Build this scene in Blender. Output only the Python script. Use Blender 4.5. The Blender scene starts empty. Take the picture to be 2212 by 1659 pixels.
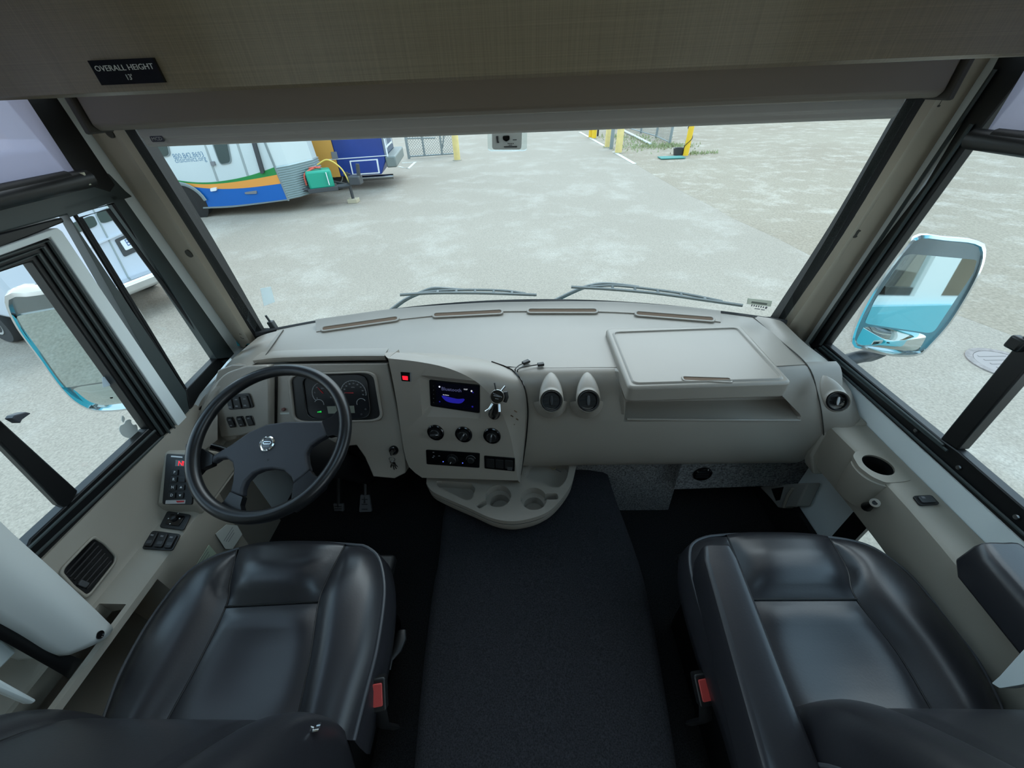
import bpy, bmesh, math, random
from mathutils import Vector as V, Matrix
random.seed(7)
R = math.radians
C = bpy.context.scene.collection
SC = bpy.context.scene
# ---------------------------------------------------------------- camera
W, H, FPX = 2212.0, 1659.0, 832.4
def basis(p, y, r):
    F = V((0, math.cos(p), -math.sin(p))); U = V((0, math.sin(p), math.cos(p))); X = V((1, 0, 0))
    X2 = X*math.cos(r) + U*math.sin(r); U2 = -X*math.sin(r) + U*math.cos(r)
    Z = Matrix.Rotation(y, 3, 'Z')
    return Z@X2, Z@U2, Z@F
CX, CU, CF = basis(R(38.12), R(2.34), R(-2.45))
CAM = V((0.03, 0.0, 1.55))
cd = bpy.data.cameras.new('camera'); co = bpy.data.objects.new('camera', cd); C.objects.link(co)
cd.sensor_fit = 'HORIZONTAL'; cd.sensor_width = 36.0; cd.lens = FPX/W*36.0
cd.clip_start = 0.02; cd.clip_end = 500
co.matrix_world = Matrix(((CX.x, CU.x, -CF.x, CAM.x), (CX.y, CU.y, -CF.y, CAM.y), (CX.z, CU.z, -CF.z, CAM.z), (0, 0, 0, 1)))
SC.camera = co
# ---------------------------------------------------------------- exposure, sky and sun
SC.view_settings.view_transform = 'Standard'; SC.view_settings.look = 'None'
SC.view_settings.gamma = 1.0; SC.view_settings.use_curve_mapping = False
SC.view_settings.exposure = 0.0
wd = bpy.data.worlds.new('overcast_sky'); SC.world = wd; wd.use_nodes = True
nt = wd.node_tree; nt.nodes.clear()
tc = nt.nodes.new('ShaderNodeTexCoord'); sx = nt.nodes.new('ShaderNodeSeparateXYZ')
cr = nt.nodes.new('ShaderNodeValToRGB'); bg = nt.nodes.new('ShaderNodeBackground'); wo = nt.nodes.new('ShaderNodeOutputWorld')
cr.color_ramp.elements[0].position = 0.0; cr.color_ramp.elements[0].color = (0.80, 0.90, 0.93, 1)
cr.color_ramp.elements[1].position = 0.6; cr.color_ramp.elements[1].color = (0.52, 0.77, 1.0, 1)
nt.links.new(tc.outputs['Generated'], sx.inputs[0]); nt.links.new(sx.outputs['Z'], cr.inputs[0])
nt.links.new(cr.outputs[0], bg.inputs[0]); nt.links.new(bg.outputs[0], wo.inputs[0])
bg.inputs[1].default_value = 2.6
sd = bpy.data.lights.new('sun', 'SUN'); so = bpy.data.objects.new('sun', sd); C.objects.link(so)
sd.energy = 1.6; sd.angle = R(50); sd.color = (1.0, 0.97, 0.92)
so.rotation_euler = (R(-38), R(14), 0)      # veiled sun ahead of the coach, high
GZ = -0.95                                  # outside ground level; the cockpit floor is z = 0
# ---------------------------------------------------------------- photograph to place: a point of the picture on a plane of the place
def ray(u, v): return CF + CX*((u-W/2)/FPX) - CU*((v-H/2)/FPX)
def P(u, v, x=None, y=None, z=None):
    d = ray(u, v)
    t = (x-CAM.x)/d.x if x is not None else (y-CAM.y)/d.y if y is not None else (z-CAM.z)/d.z
    return CAM + d*t
class Frame:                                # a plane with its own axes: a along A, b along Bv, c out of the plane
    def __init__(s, o, A, Bv):
        s.o = V(o); s.A = V(A).normalized(); n = s.A.cross(V(Bv)).normalized(); s.N = n; s.B = n.cross(s.A).normalized()
    def p(s, a, b, c=0): return s.o + s.A*a + s.B*b + s.N*c
    def px(s, u, v, c=0):
        d = ray(u, v); t = (s.o - CAM).dot(s.N)/d.dot(s.N); return CAM + d*t + s.N*c
    def ab(s, u, v):
        q = s.px(u, v) - s.o; return q.dot(s.A), q.dot(s.B)
def cat(pts, m, closed=False):              # smooth curve through points, m samples evenly spread
    pts = [V(p) for p in pts]; n = len(pts); out = []
    segs = n if closed else n-1
    for i in range(segs):
        p1, p2 = pts[i], pts[(i+1) % n]
        p0 = pts[i-1] if (i > 0 or closed) else p1*2-p2
        p3 = pts[(i+2) % n] if (i+2 < n or closed) else p2*2-p1
        for k in range(16):
            t = k/16
            out.append(0.5*((2*p1)+(-p0+p2)*t+(2*p0-5*p1+4*p2-p3)*t*t+(-p0+3*p1-3*p2+p3)*t**3))
    out.append(pts[0].copy() if closed else pts[-1].copy())
    return resample(out, m, closed)
def resample(pts, m, closed=False):
    L = [0.0]
    for a, b in zip(pts, pts[1:]): L.append(L[-1]+(b-a).length)
    res = []; j = 0; k = m if closed else m-1
    for i in range(m):
        s = L[-1]*i/k
        while j < len(L)-2 and L[j+1] < s: j += 1
        d = L[j+1]-L[j]; t = 0 if d < 1e-12 else (s-L[j])/d
        res.append(pts[j].lerp(pts[j+1], min(1, max(0, t))))
    return res
def cat2(px, m, closed=False): return [(p.x, p.y) for p in cat([(a, b, 0) for a, b in px], m, closed)]
def rrect(w, h, r, n=5, cx=0, cy=0):        # rounded rectangle outline, counter-clockwise
    o = []
    for (sx_, sy_, a0) in ((1, 1, 0), (-1, 1, 90), (-1, -1, 180), (1, -1, 270)):
        for k in range(n+1):
            a = R(a0+90*k/n); o.append((cx+sx_*(w/2-r)+r*math.cos(a), cy+sy_*(h/2-r)+r*math.sin(a)))
    return o
def circ(r, n=24, cx=0, cy=0): return [(cx+r*math.cos(2*math.pi*k/n), cy+r*math.sin(2*math.pi*k/n)) for k in range(n)]
def rquad(q, r=0.18, n=4):                  # round the corners of a polygon of 2-D or 3-D points
    out = []; m = len(q); q = [V((*p, 0)) if len(p) == 2 else V(p) for p in q]
    for i in range(m):
        a, b, c = q[i-1], q[i], q[(i+1) % m]
        p, s = b.lerp(a, r), b.lerp(c, r)
        for k in range(n+1):
            t = k/n; out.append((1-t)**2*p+2*t*(1-t)*b+t*t*s)
    return out
# ---------------------------------------------------------------- mesh builder
class B:
    def __init__(s): s.m = bmesh.new()
    def box(s, c, size, rot=None, fr=None):
        hx, hy, hz = size[0]/2, size[1]/2, size[2]/2; vs = []
        for dx, dy, dz in ((-1,-1,-1),(1,-1,-1),(1,1,-1),(-1,1,-1),(-1,-1,1),(1,-1,1),(1,1,1),(-1,1,1)):
            p = V((dx*hx, dy*hy, dz*hz))
            if rot: p = rot@p
            p = p+V(c)
            if fr: p = fr.p(*p)
            vs.append(s.m.verts.new(p))
        for f in ((0,3,2,1),(4,5,6,7),(0,1,5,4),(1,2,6,5),(2,3,7,6),(3,0,4,7)): s.m.faces.new([vs[i] for i in f])
        return s
    def prism(s, poly, vec):
        vec = V(vec); a = [s.m.verts.new(V(p)) for p in poly]; b = [s.m.verts.new(V(p)+vec) for p in poly]; n = len(a)
        s.m.faces.new(a); s.m.faces.new(b[::-1])
        for i in range(n): s.m.faces.new((a[i], b[i], b[(i+1) % n], a[(i+1) % n]))
        return s
    def fprism(s, fr, poly, c0, c1): return s.prism([fr.p(a, b, c0) for a, b in poly], fr.N*(c1-c0))
    def ring(s, fr, outer, inner, c0, c1):  # a flat frame with a hole: outlines of equal count
        n = len(outer); L = [[s.m.verts.new(fr.p(a, b, c)) for a, b in o] for o, c in ((outer, c0), (outer, c1), (inner, c1), (inner, c0))]
        for q in range(4):
            A, D = L[q], L[(q+1) % 4]
            for i in range(n): s.m.faces.new((A[i], A[(i+1) % n], D[(i+1) % n], D[i]))
        return s
    def loft(s, curves, close=False, cap=False):
        G = [[s.m.verts.new(V(p)) for p in c] for c in curves]; m = len(G[0])
        for A, D in zip(G, G[1:]):
            for j in range(m if close else m-1):
                q = (A[j], A[(j+1) % m], D[(j+1) % m], D[j])
                try: s.m.faces.new(q)
                except ValueError: pass
        if cap: s.m.faces.new(G[0][::-1]); s.m.faces.new(G[-1])
        return s
    def tube(s, pts, r, n=10, closed=False, flat=1.0):
        pts = [V(p) for p in pts]; m = len(pts); rs = r if isinstance(r, (list, tuple)) else [r]*m
        up = None; rings = []
        for i in range(m):
            a = pts[i-1] if (i > 0 or closed) else pts[i]; b = pts[(i+1) % m] if (i < m-1 or closed) else pts[i]
            t = (b-a)
            if t.length < 1e-9: t = V((0, 0, 1))
            t.normalize()
            if up is None: up = V((0, 0, 1)) if abs(t.z) < .9 else V((0, 1, 0))
            u = (up - t*up.dot(t))
            if u.length < 1e-6: u = t.orthogonal()
            u.normalize(); w = t.cross(u); up = u
            rings.append([pts[i]+u*(rs[i]*math.cos(2*math.pi*k/n)*flat)+w*(rs[i]*math.sin(2*math.pi*k/n)) for k in range(n)])
        if closed: rings.append(rings[0])
        G = [[s.m.verts.new(p) for p in c] for c in (rings[:-1] if closed else rings)]
        if closed: G.append(G[0])
        for A, D in zip(G, G[1:]):
            for j in range(n): s.m.faces.new((A[j], A[(j+1) % n], D[(j+1) % n], D[j]))
        if not closed: s.m.faces.new(G[0][::-1]); s.m.faces.new(G[-1])
        return s
    def lathe(s, fr, prof, n=28, cx=0, cy=0):     # profile of (radius, height) about the frame's normal
        G = [[s.m.verts.new(fr.p(cx+r*math.cos(2*math.pi*k/n), cy+r*math.sin(2*math.pi*k/n), h)) for k in range(n)] for r, h in prof]
        for A, D in zip(G, G[1:]):
            for j in range(n): s.m.faces.new((A[j], A[(j+1) % n], D[(j+1) % n], D[j]))
        s.m.faces.new(G[0][::-1]); s.m.faces.new(G[-1]); return s
    def puff(s, cA, cB, n, h, nrm=(0, 0, 1), pw=2.6, edge=(1, 1, 1, 1), sag=0.0):   # upholstered panel between two curves
        nrm = V(nrm); m = len(cA); rows = []
        def e(t, lo, hi):
            x = 2*t-1
            if x < 0 and not lo: return 1.0
            if x > 0 and not hi: return 1.0
            return 1-abs(x)**pw
        for i in range(n):
            a = i/(n-1); rows.append([cA[j].lerp(cB[j], a)+nrm*(h*e(a, edge[0], edge[1])*e(j/(m-1), edge[2], edge[3])) for j in range(m)])
        return s.loft(rows)
    def obj(s, name, mat, par=None, bevel=0, seg=2, solid=0, sm=40, sub=0, off=0, recalc=True):
        bm = s.m; bmesh.ops.remove_doubles(bm, verts=bm.verts, dist=1e-6)
        if recalc: bmesh.ops.recalc_face_normals(bm, faces=bm.faces)
        me = bpy.data.meshes.new(name); bm.to_mesh(me); bm.free()
        return link(name, me, mat, par, bevel, seg, solid, sm, sub, off)
def link(name, me, mat, par=None, bevel=0, seg=2, solid=0, sm=40, sub=0, off=0):
    if mat:
        me.materials.clear(); me.materials.append(mat)
    me.shade_smooth() if sm else me.shade_flat()
    if 0 < sm < 170: me.set_sharp_from_angle(angle=R(sm))
    o = bpy.data.objects.new(name, me); C.objects.link(o)
    if par: parent(o, par)
    if solid:
        md = o.modifiers.new('thick', 'SOLIDIFY'); md.thickness = solid; md.offset = off
    if bevel:
        md = o.modifiers.new('bevel', 'BEVEL'); md.width = bevel; md.segments = seg; md.limit_method = 'ANGLE'; md.angle_limit = R(35); md.harden_normals = False
    if sub:
        md = o.modifiers.new('sub', 'SUBSURF'); md.levels = sub; md.render_levels = sub
    return o
def wm(o):                                   # world matrix without waiting for the depsgraph
    m = Matrix.LocRotScale(o.location, o.rotation_euler, o.scale)
    return wm(o.parent)@o.matrix_parent_inverse@m if o.parent else m
def parent(o, p): o.parent = p; o.matrix_parent_inverse = wm(p).inverted()
def tag(o, label, cat_, group=None):
    o['label'] = label; o['category'] = cat_
    if group: o['group'] = group
    return o
def thing(name, label, cat_, loc, group=None):
    o = bpy.data.objects.new(name, None); o.empty_display_size = .05; C.objects.link(o); o.location = V(loc)
    return tag(o, label, cat_, group)
def struct(o): o['kind'] = 'structure'; return o
def dup(root, loc, label, rotz=None, scale=None):
    def cp(o, par):
        c = o.copy(); C.objects.link(c)
        if par: c.parent = par
        for ch in [k for k in bpy.data.objects if k.parent == o]: cp(ch, c)
        return c
    r = cp(root, None); r.location = V(loc); r['label'] = label
    if rotz is not None: r.rotation_euler = (0, 0, rotz)
    if scale: r.scale = (scale,)*3
    return r
def text(name, s, fr, mat, par, size, a=0, b=0, c=0.0006, align='CENTER', ext=0.0003, sxs=1.0, rot=0, fit=None):
    cu = bpy.data.curves.new(name, 'FONT'); cu.body = s; cu.size = size; cu.align_x = align; cu.align_y = 'CENTER'; cu.extrude = ext; cu.resolution_u = 2
    t = bpy.data.objects.new(name, cu); C.objects.link(t)
    dg = bpy.context.evaluated_depsgraph_get(); me = bpy.data.meshes.new_from_object(t.evaluated_get(dg)); bpy.data.objects.remove(t)
    ca, sa = math.cos(rot), math.sin(rot)
    if fit:
        xs_ = [v.co.x for v in me.vertices]; sxs = fit/(max(xs_)-min(xs_))
    for v in me.vertices:
        x, y = v.co.x*sxs, v.co.y; v.co = fr.p(a+x*ca-y*sa, b+x*sa+y*ca, c+v.co.z)
    me.name = name
    return link(name, me, mat, par, sm=0)
def cut(o, cutters):                         # carve holes; the cutters leave the scene
    for k in cutters:
        md = o.modifiers.new('cut', 'BOOLEAN'); md.operation = 'DIFFERENCE'; md.solver = 'EXACT'; md.object = k
    dg = bpy.context.evaluated_depsgraph_get(); me = bpy.data.meshes.new_from_object(o.evaluated_get(dg))
    o.modifiers.clear(); o.data = me
    for k in cutters: bpy.data.objects.remove(k)
    me.shade_smooth(); me.set_sharp_from_angle(angle=R(35))
    return o
# ---------------------------------------------------------------- materials
def lin(c): return tuple((x/255/12.92 if x/255 <= .04045 else ((x/255+.055)/1.055)**2.4) for x in c)
def mat(name, col, rough=.5, metal=0, spec=.5, noise=None, bump=None, emit=None, coat=0, sheen=0, detail=4):
    """col is an 8-bit sRGB albedo; noise = (scale, amount) colour variation; bump = (scale, strength)"""
    m = bpy.data.materials.new(name); m.use_nodes = True; n = m.node_tree; b = n.nodes['Principled BSDF']
    c = (*lin(col), 1); b.inputs['Base Color'].default_value = c
    b.inputs['Roughness'].default_value = rough; b.inputs['Metallic'].default_value = metal; b.inputs['Specular IOR Level'].default_value = spec
    if coat: b.inputs['Coat Weight'].default_value = coat; b.inputs['Coat Roughness'].default_value = .12
    if sheen: b.inputs['Sheen Weight'].default_value = sheen
    if emit: b.inputs['Emission Color'].default_value = (*lin(emit[0]), 1); b.inputs['Emission Strength'].default_value = emit[1]
    if noise or bump:
        tcn = n.nodes.new('ShaderNodeTexCoord')
    if noise:
        nz = n.nodes.new('ShaderNodeTexNoise'); nz.inputs['Scale'].default_value = noise[0]; nz.inputs['Detail'].default_value = detail
        n.links.new(tcn.outputs['Object'], nz.inputs['Vector'])
        rp = n.nodes.new('ShaderNodeValToRGB'); k = noise[1]
        rp.color_ramp.elements[0].position = .3; rp.color_ramp.elements[1].position = .7
        rp.color_ramp.elements[0].color = (*[x*(1-k) for x in c[:3]], 1); rp.color_ramp.elements[1].color = (*[min(1, x*(1+k)) for x in c[:3]], 1)
        n.links.new(nz.outputs['Fac'], rp.inputs[0]); n.links.new(rp.outputs[0], b.inputs['Base Color'])
    if bump:
        nb = n.nodes.new('ShaderNodeTexNoise'); nb.inputs['Scale'].default_value = bump[0]; nb.inputs['Detail'].default_value = 3
        n.links.new(tcn.outputs['Object'], nb.inputs['Vector'])
        bp = n.nodes.new('ShaderNodeBump'); bp.inputs['Strength'].default_value = bump[1]; bp.inputs['Distance'].default_value = .002
        n.links.new(nb.outputs['Fac'], bp.inputs['Height']); n.links.new(bp.outputs[0], b.inputs['Normal'])
    return m
def glassmat(name, tint, gloss=.06, rough=.0):
    m = bpy.data.materials.new(name); m.use_nodes = True; n = m.node_tree; n.nodes.clear()
    t = n.nodes.new('ShaderNodeBsdfTransparent'); t.inputs[0].default_value = (*tint, 1)
    g = n.nodes.new('ShaderNodeBsdfGlossy'); g.inputs['Roughness'].default_value = rough
    lw = n.nodes.new('ShaderNodeLayerWeight'); lw.inputs[0].default_value = .25
    ma = n.nodes.new('ShaderNodeMath'); ma.operation = 'MULTIPLY'; ma.inputs[1].default_value = gloss*4
    mx = n.nodes.new('ShaderNodeMixShader'); o = n.nodes.new('ShaderNodeOutputMaterial')
    n.links.new(lw.outputs['Fresnel'], ma.inputs[0]); n.links.new(ma.outputs[0], mx.inputs[0])
    n.links.new(t.outputs[0], mx.inputs[1]); n.links.new(g.outputs[0], mx.inputs[2]); n.links.new(mx.outputs[0], o.inputs[0])
    return m
M = dict(
    dash=mat('dash_plastic', (146, 138, 128), .38, spec=.6, bump=(900, .12), noise=(3, .04)),
    dash2=mat('dash_plastic_seam', (60, 56, 50), .7),
    vinyl=mat('beige_moulding', (168, 157, 140), .55, bump=(700, .15)),
    panel=mat('side_panel_plastic', (152, 145, 133), .5, bump=(800, .12)),
    paint=mat('pale_wall_paint', (236, 243, 242), .45),
    black=mat('black_plastic', (20, 20, 21), .45),
    gloss=mat('gloss_black', (9, 9, 11), .12, spec=.6),
    rubber=mat('black_rubber', (9, 9, 10), .6, bump=(300, .2)),
    frame=mat('window_frame_black', (17, 18, 19), .4),
    leather=mat('black_leather', (37, 37, 41), .33, spec=.6, bump=(220, .06)),
    piping=mat('seat_piping', (70, 72, 76), .4),  # paler than the leather: the cord's highlight is put into its colour
    rim=mat('wheel_leather', (24, 25, 27), .3, bump=(500, .06)),
    hub=mat('wheel_hub_plastic', (48, 50, 56), .55, bump=(700, .1)),
    chrome=mat('chrome', (215, 218, 220), .12, 1),
    steel=mat('steel', (150, 150, 150), .3, 1),
    mirror=mat('mirror_glass', (205, 214, 212), .02, 1),
    carpet=mat('black_carpet', (34, 34, 35), .95, spec=.1, noise=(240, .5), bump=(260, .9)),
    hump=mat('charcoal_carpet', (44, 44, 47), .95, spec=.1, noise=(300, .45), bump=(300, .8)),
    grey_carpet=mat('grey_carpet', (112, 112, 112), .95, spec=.1, noise=(160, .65), bump=(200, .9)),
    valance=None,
    white=mat('white_marking', (225, 225, 225), .5),
    grey=mat('grey_plastic', (120, 120, 122), .5),
    dkgrey=mat('dark_grey_plastic', (60, 61, 63), .5),
    red=mat('red_button', (190, 70, 66), .45),
    redlit=mat('red_lamp', (200, 20, 30), .4, emit=((255, 30, 50), 1.2)),
    bluelit=mat('screen_blue', (24, 22, 120), .4, emit=((48, 42, 200), .35)),
    cyanlit=mat('blue_lamp', (90, 110, 255), .4, emit=((100, 120, 255), 1.0)),
    greenlit=mat('green_lamp', (40, 230, 90), .4, emit=((40, 230, 90), .8)),
    lcd=mat('lcd_panel', (120, 124, 112), .5),
    paper=mat('paper_label', (196, 198, 190), .7),
    glass=glassmat('windshield_glass', (.97, .99, .98), .05),
    sglass=glassmat('side_glass', (.93, .96, .96), .05),
    cyan=mat('cyan_body_paint', (70, 196, 216), .3, coat=.4),
    dkglass=mat('dark_tinted_glass', (70, 80, 78), .08, spec=.6),
)
def linen():
    m = bpy.data.materials.new('woven_laminate'); m.use_nodes = True; n = m.node_tree; b = n.nodes['Principled BSDF']
    tcn = n.nodes.new('ShaderNodeTexCoord'); outs = []
    for sc in ((3, 900, 900), (500, 3, 6)):
        mp = n.nodes.new('ShaderNodeMapping'); mp.inputs['Scale'].default_value = sc
        nz = n.nodes.new('ShaderNodeTexNoise'); nz.inputs['Scale'].default_value = 1; nz.inputs['Detail'].default_value = 2
        n.links.new(tcn.outputs['Object'], mp.inputs[0]); n.links.new(mp.outputs[0], nz.inputs['Vector']); outs.append(nz.outputs['Fac'])
    ad = n.nodes.new('ShaderNodeMath'); ad.operation = 'ADD'; n.links.new(outs[0], ad.inputs[0]); n.links.new(outs[1], ad.inputs[1])
    rp = n.nodes.new('ShaderNodeValToRGB'); rp.color_ramp.elements[0].position = .35; rp.color_ramp.elements[1].position = .7
    ad2 = n.nodes.new('ShaderNodeMath'); ad2.operation = 'MULTIPLY'; ad2.inputs[1].default_value = .5; n.links.new(ad.outputs[0], ad2.inputs[0])
    rp.color_ramp.elements[0].color = (*lin((112, 97, 74)), 1); rp.color_ramp.elements[1].color = (*lin((132, 116, 90)), 1)
    n.links.new(ad2.outputs[0], rp.inputs[0]); n.links.new(rp.outputs[0], b.inputs['Base Color'])
    b.inputs['Roughness'].default_value = .32
    return m
M['valance'] = linen()
# ================================================================ OUTSIDE: ground
def asphaltmat(name, c1, c2, c3, sc=2.0, fine=60, bumpS=.6):
    m = bpy.data.materials.new(name); m.use_nodes = True; n = m.node_tree; b = n.nodes['Principled BSDF']; b.inputs['Roughness'].default_value = .95
    b.inputs['Specular IOR Level'].default_value = .15
    tcn = n.nodes.new('ShaderNodeTexCoord')
    def nz(s, d=6, r=.6):
        q = n.nodes.new('ShaderNodeTexNoise'); q.inputs['Scale'].default_value = s; q.inputs['Detail'].default_value = d; q.inputs['Roughness'].default_value = r
        n.links.new(tcn.outputs['Object'], q.inputs['Vector']); return q.outputs['Fac']
    def ramp(src, p0, p1, a, bb):
        r_ = n.nodes.new('ShaderNodeValToRGB'); r_.color_ramp.elements[0].position = p0; r_.color_ramp.elements[1].position = p1
        r_.color_ramp.elements[0].color = (*a, 1); r_.color_ramp.elements[1].color = (*bb, 1); n.links.new(src, r_.inputs[0]); return r_.outputs[0]
    big = ramp(nz(.22, 5), .35, .65, lin(c1), lin(c2))
    mask = ramp(nz(sc, 7, .7), .5, .68, (0, 0, 0), (1, 1, 1))
    mx = n.nodes.new('ShaderNodeMixRGB'); n.links.new(mask, mx.inputs[0]); n.links.new(big, mx.inputs[1]); mx.inputs[2].default_value = (*lin(c3), 1)
    sp = ramp(nz(fine, 3, .75), .32, .7, (.76, .76, .76), (1.18, 1.18, 1.18))
    mu = n.nodes.new('ShaderNodeMixRGB'); mu.blend_type = 'MULTIPLY'; mu.inputs[0].default_value = 1; n.links.new(mx.outputs[0], mu.inputs[1]); n.links.new(sp, mu.inputs[2])
    n.links.new(mu.outputs[0], b.inputs['Base Color'])
    bp = n.nodes.new('ShaderNodeBump'); bp.inputs['Strength'].default_value = bumpS; bp.inputs['Distance'].default_value = .01
    n.links.new(nz(fine, 3), bp.inputs['Height']); n.links.new(bp.outputs[0], b.inputs['Normal'])
    return m
M['asphalt'] = asphaltmat('worn_asphalt', (155, 143, 129), (160, 148, 134), (171, 160, 147), .9, 45, .3)
M['gravel'] = asphaltmat('pale_gravel', (148, 134, 117), (155, 142, 125), (175, 163, 148), 1.6, 22, .5)
o = B().box((0, 40, GZ-.1), (240, 240, .2)).obj('ground', M['asphalt'], sm=0); struct(o)
edge = [(1250, 285), (1310, 318), (1369, 352), (1450, 402), (1530, 440), (1600, 478), (1690, 522), (1760, 560)]
ep = [P(u, v, z=GZ) for u, v in edge]
ep = [V((2.6, 44, GZ))] + ep + [V((5.2, 5.2, GZ)), V((5.7, 3.8, GZ)), V((6.2, 1.5, GZ)), V((6.6, -6, GZ)), V((6.6, -30, GZ))]
ep = cat(ep, 60); ep = [p+V((random.uniform(-.05, .05), random.uniform(-.05, .05), 0)) for p in ep]
gp = [V((p.x, p.y, GZ-.05)) for p in ep]+[V((110, -30, GZ-.05)), V((110, 44, GZ-.05))]
o = B().prism(gp, (0, 0, .0512)).obj('gravel_ground', M['gravel'], sm=0); struct(o)
M['line'] = mat('white_road_paint', (205, 207, 200), .8, noise=(20, .2))
lp = [P(u, v, z=GZ+.004) for u, v in [(1252, 285), (1305, 315)]]; lq = [P(u, v, z=GZ+.004) for u, v in [(1326, 328), (1371, 354)]]
for k, (a, b_) in enumerate((lp, lq)):
    t = (b_-a).normalized(); s_ = V((-t.y, t.x, 0))*.07
    o = B().prism([a-s_, a+s_, b_+s_, b_-s_], (0, 0, .006)).obj('road_line', M['line'], sm=0)
    tag(o, ['white painted road edge line beside the two far yellow bollards', 'white painted road edge line just in front of the pale yellow bollard by the gravel'][k], 'road line', 'white edge lines along the road')
# angled white parking mark by the blue motorhome
f = Frame((0, 0, GZ+.004), (1, 0, 0), (0, 1, 0))
q = [P(u, v, z=GZ+.004) for u, v in [(868, 352), (897, 350), (882, 364), (862, 360)]]
o = B().tube(q[:3]+[q[3]], .06, 6, flat=.1).obj('parking_mark', M['line']); tag(o, 'white angled parking mark on the asphalt behind the blue bus bumper', 'road marking')
# manhole cover
c = P(2168, 787, z=GZ); f = Frame((c.x, c.y, GZ), (1, 0, 0), (0, 1, 0))
t = thing('manhole_cover', 'round worn manhole cover in the asphalt beyond the right mirror', 'manhole', c)
B().lathe(f, [(.3, -.02), (.3, .012), (.24, .014), (.24, .006)], 32).obj('concrete_collar', mat('concrete_collar', (140, 128, 122), .9, noise=(20, .2)), t)
b = B().lathe(f, [(.235, 0), (.235, .012)], 32)
for k in range(5): b.box((0, -.14+k*.07, .014), (.28, .02, .006), fr=f)
b.obj('lid', mat('iron_lid', (150, 138, 132), .8), t)
# ================================================================ bollards, posts, fences
M['yellow'] = mat('bollard_yellow', (222, 178, 30), .55, noise=(6, .08))
M['pyellow'] = mat('bollard_faded_yellow', (214, 190, 124), .6, noise=(6, .08))
M['foot'] = mat('weathered_concrete', (150, 142, 128), .9)
def bollard(u, v, rad, h, m, label):
    c = P(u, v, z=GZ); f = Frame((c.x, c.y, GZ), (1, 0, 0), (0, 1, 0)); t = thing('bollard', label, 'bollard', c, 'yellow bollards along the road edge')
    B().lathe(f, [(rad, -.05), (rad, h), (rad*.85, h+rad*.35), (rad*.45, h+rad*.6), (.01, h+rad*.68)], 20).obj('post', m, t)
    B().lathe(f, [(rad*1.5, -.04), (rad*1.5, .012), (rad*1.1, .02)], 20).obj('footing', M['foot'], t)
    return t
bollard(988, 346, .13, 1.3, M['pyellow'], 'pale yellow bollard at the end of the chain link gate')
bollard(1276, 297, .12, 1.2, M['yellow'], 'far yellow bollard, farther of the close pair on the road edge')
bollard(1283, 299, .12, 1.2, M['yellow'], 'far yellow bollard, nearer of the close pair on the road edge')
bollard(1312, 318, .13, 1.3, M['pyellow'], 'faded yellow bollard just left of the grey metal post')
bollard(1335.5, 330, .14, 1.3, M['pyellow'], 'faded yellow bollard just right of the grey metal post, nearest the road line')
t = bollard(1480.5, 337, .10, 1.5, M['yellow'], 'bright yellow bollard wrapped with a black wire on the gravel')
c = P(1480.5, 337, z=GZ)
B().tube([c+V((.115*math.cos(a*.5), .115*math.sin(a*.5), .02+.05*a)) for a in range(0, 24)], .012, 6).obj('wire', M['black'], t)
o = B().lathe(Frame(P(1466, 335, z=GZ), (1, 0, 0), (0, 1, 0)), [(.2, 0), (.24, .22), (.25, .24), (.21, .235), (.19, .03)], 20).obj('bucket', M['dkgrey']); tag(o, 'low dark grey bucket at the foot of the wire-wrapped yellow bollard', 'bucket')
c = P(1450, 341, z=GZ+.02); o = B().box((c.x, c.y, GZ+.035), (.9, .5, .03)).obj('mat', mat('teal_mat', (70, 130, 122), .8), sm=0); tag(o, 'flat teal mat on the gravel left of the dark bucket', 'mat')
M['galv'] = mat('galvanised_steel', (128, 136, 136), .5, .3)
def fpost(u, v, r, h, m, name, label, cat_):
    c = P(u, v, z=GZ); o = B().lathe(Frame((c.x, c.y, GZ), (1, 0, 0), (0, 1, 0)), [(r, -.05), (r, h), (r*.6, h+r*.5)], 12).obj(name, m); tag(o, label, cat_); return c
fpost(1320, 322, .08, 2.0, M['galv'], 'metal_post', 'grey metal post between the two faded yellow bollards', 'post')
fpost(1291, 294, .05, 1.6, M['black'], 'sign_post', 'thin black post right of the far pair of yellow bollards', 'post')
# chain link
def chainmat():
    m = bpy.data.materials.new('chain_link'); m.use_nodes = True; n = m.node_tree; b = n.nodes['Principled BSDF']
    b.inputs['Base Color'].default_value = (*lin((120, 128, 126)), 1); b.inputs['Roughness'].default_value = .5
    tcn = n.nodes.new('ShaderNodeTexCoord'); sep = n.nodes.new('ShaderNodeSeparateXYZ'); n.links.new(tcn.outputs['UV'], sep.inputs[0])
    def mth(op, a, b_=None):
        q = n.nodes.new('ShaderNodeMath'); q.operation = op
        for i, s in enumerate((a, b_)):
            if s is None: continue
            if isinstance(s, (int, float)): q.inputs[i].default_value = s
            else: n.links.new(s, q.inputs[i])
        return q.outputs[0]
    def wires(op):
        s = mth(op, sep.outputs['X'], sep.outputs['Y']); return mth('LESS_THAN', mth('FRACT', mth('MULTIPLY', s, 9.0)), .14)
    al = mth('MAXIMUM', wires('ADD'), wires('SUBTRACT')); n.links.new(al, b.inputs['Alpha'])
    return m
M['chain'] = chainmat()
def mesh_panel(a, b, z0, z1, par):
    me = bpy.data.meshes.new('chain_mesh'); L = (V(b)-V(a)).length
    me.from_pydata([V((a.x, a.y, z0)), V((b.x, b.y, z0)), V((b.x, b.y, z1)), V((a.x, a.y, z1))], [], [(0, 1, 2, 3)])
    uv = me.uv_layers.new(); 
    for i, w in enumerate(((0, z0), (L, z0), (L, z1), (0, z1))): uv.data[i].uv = w
    return link('chain_mesh', me, M['chain'], par, sm=0, solid=.003)
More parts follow.
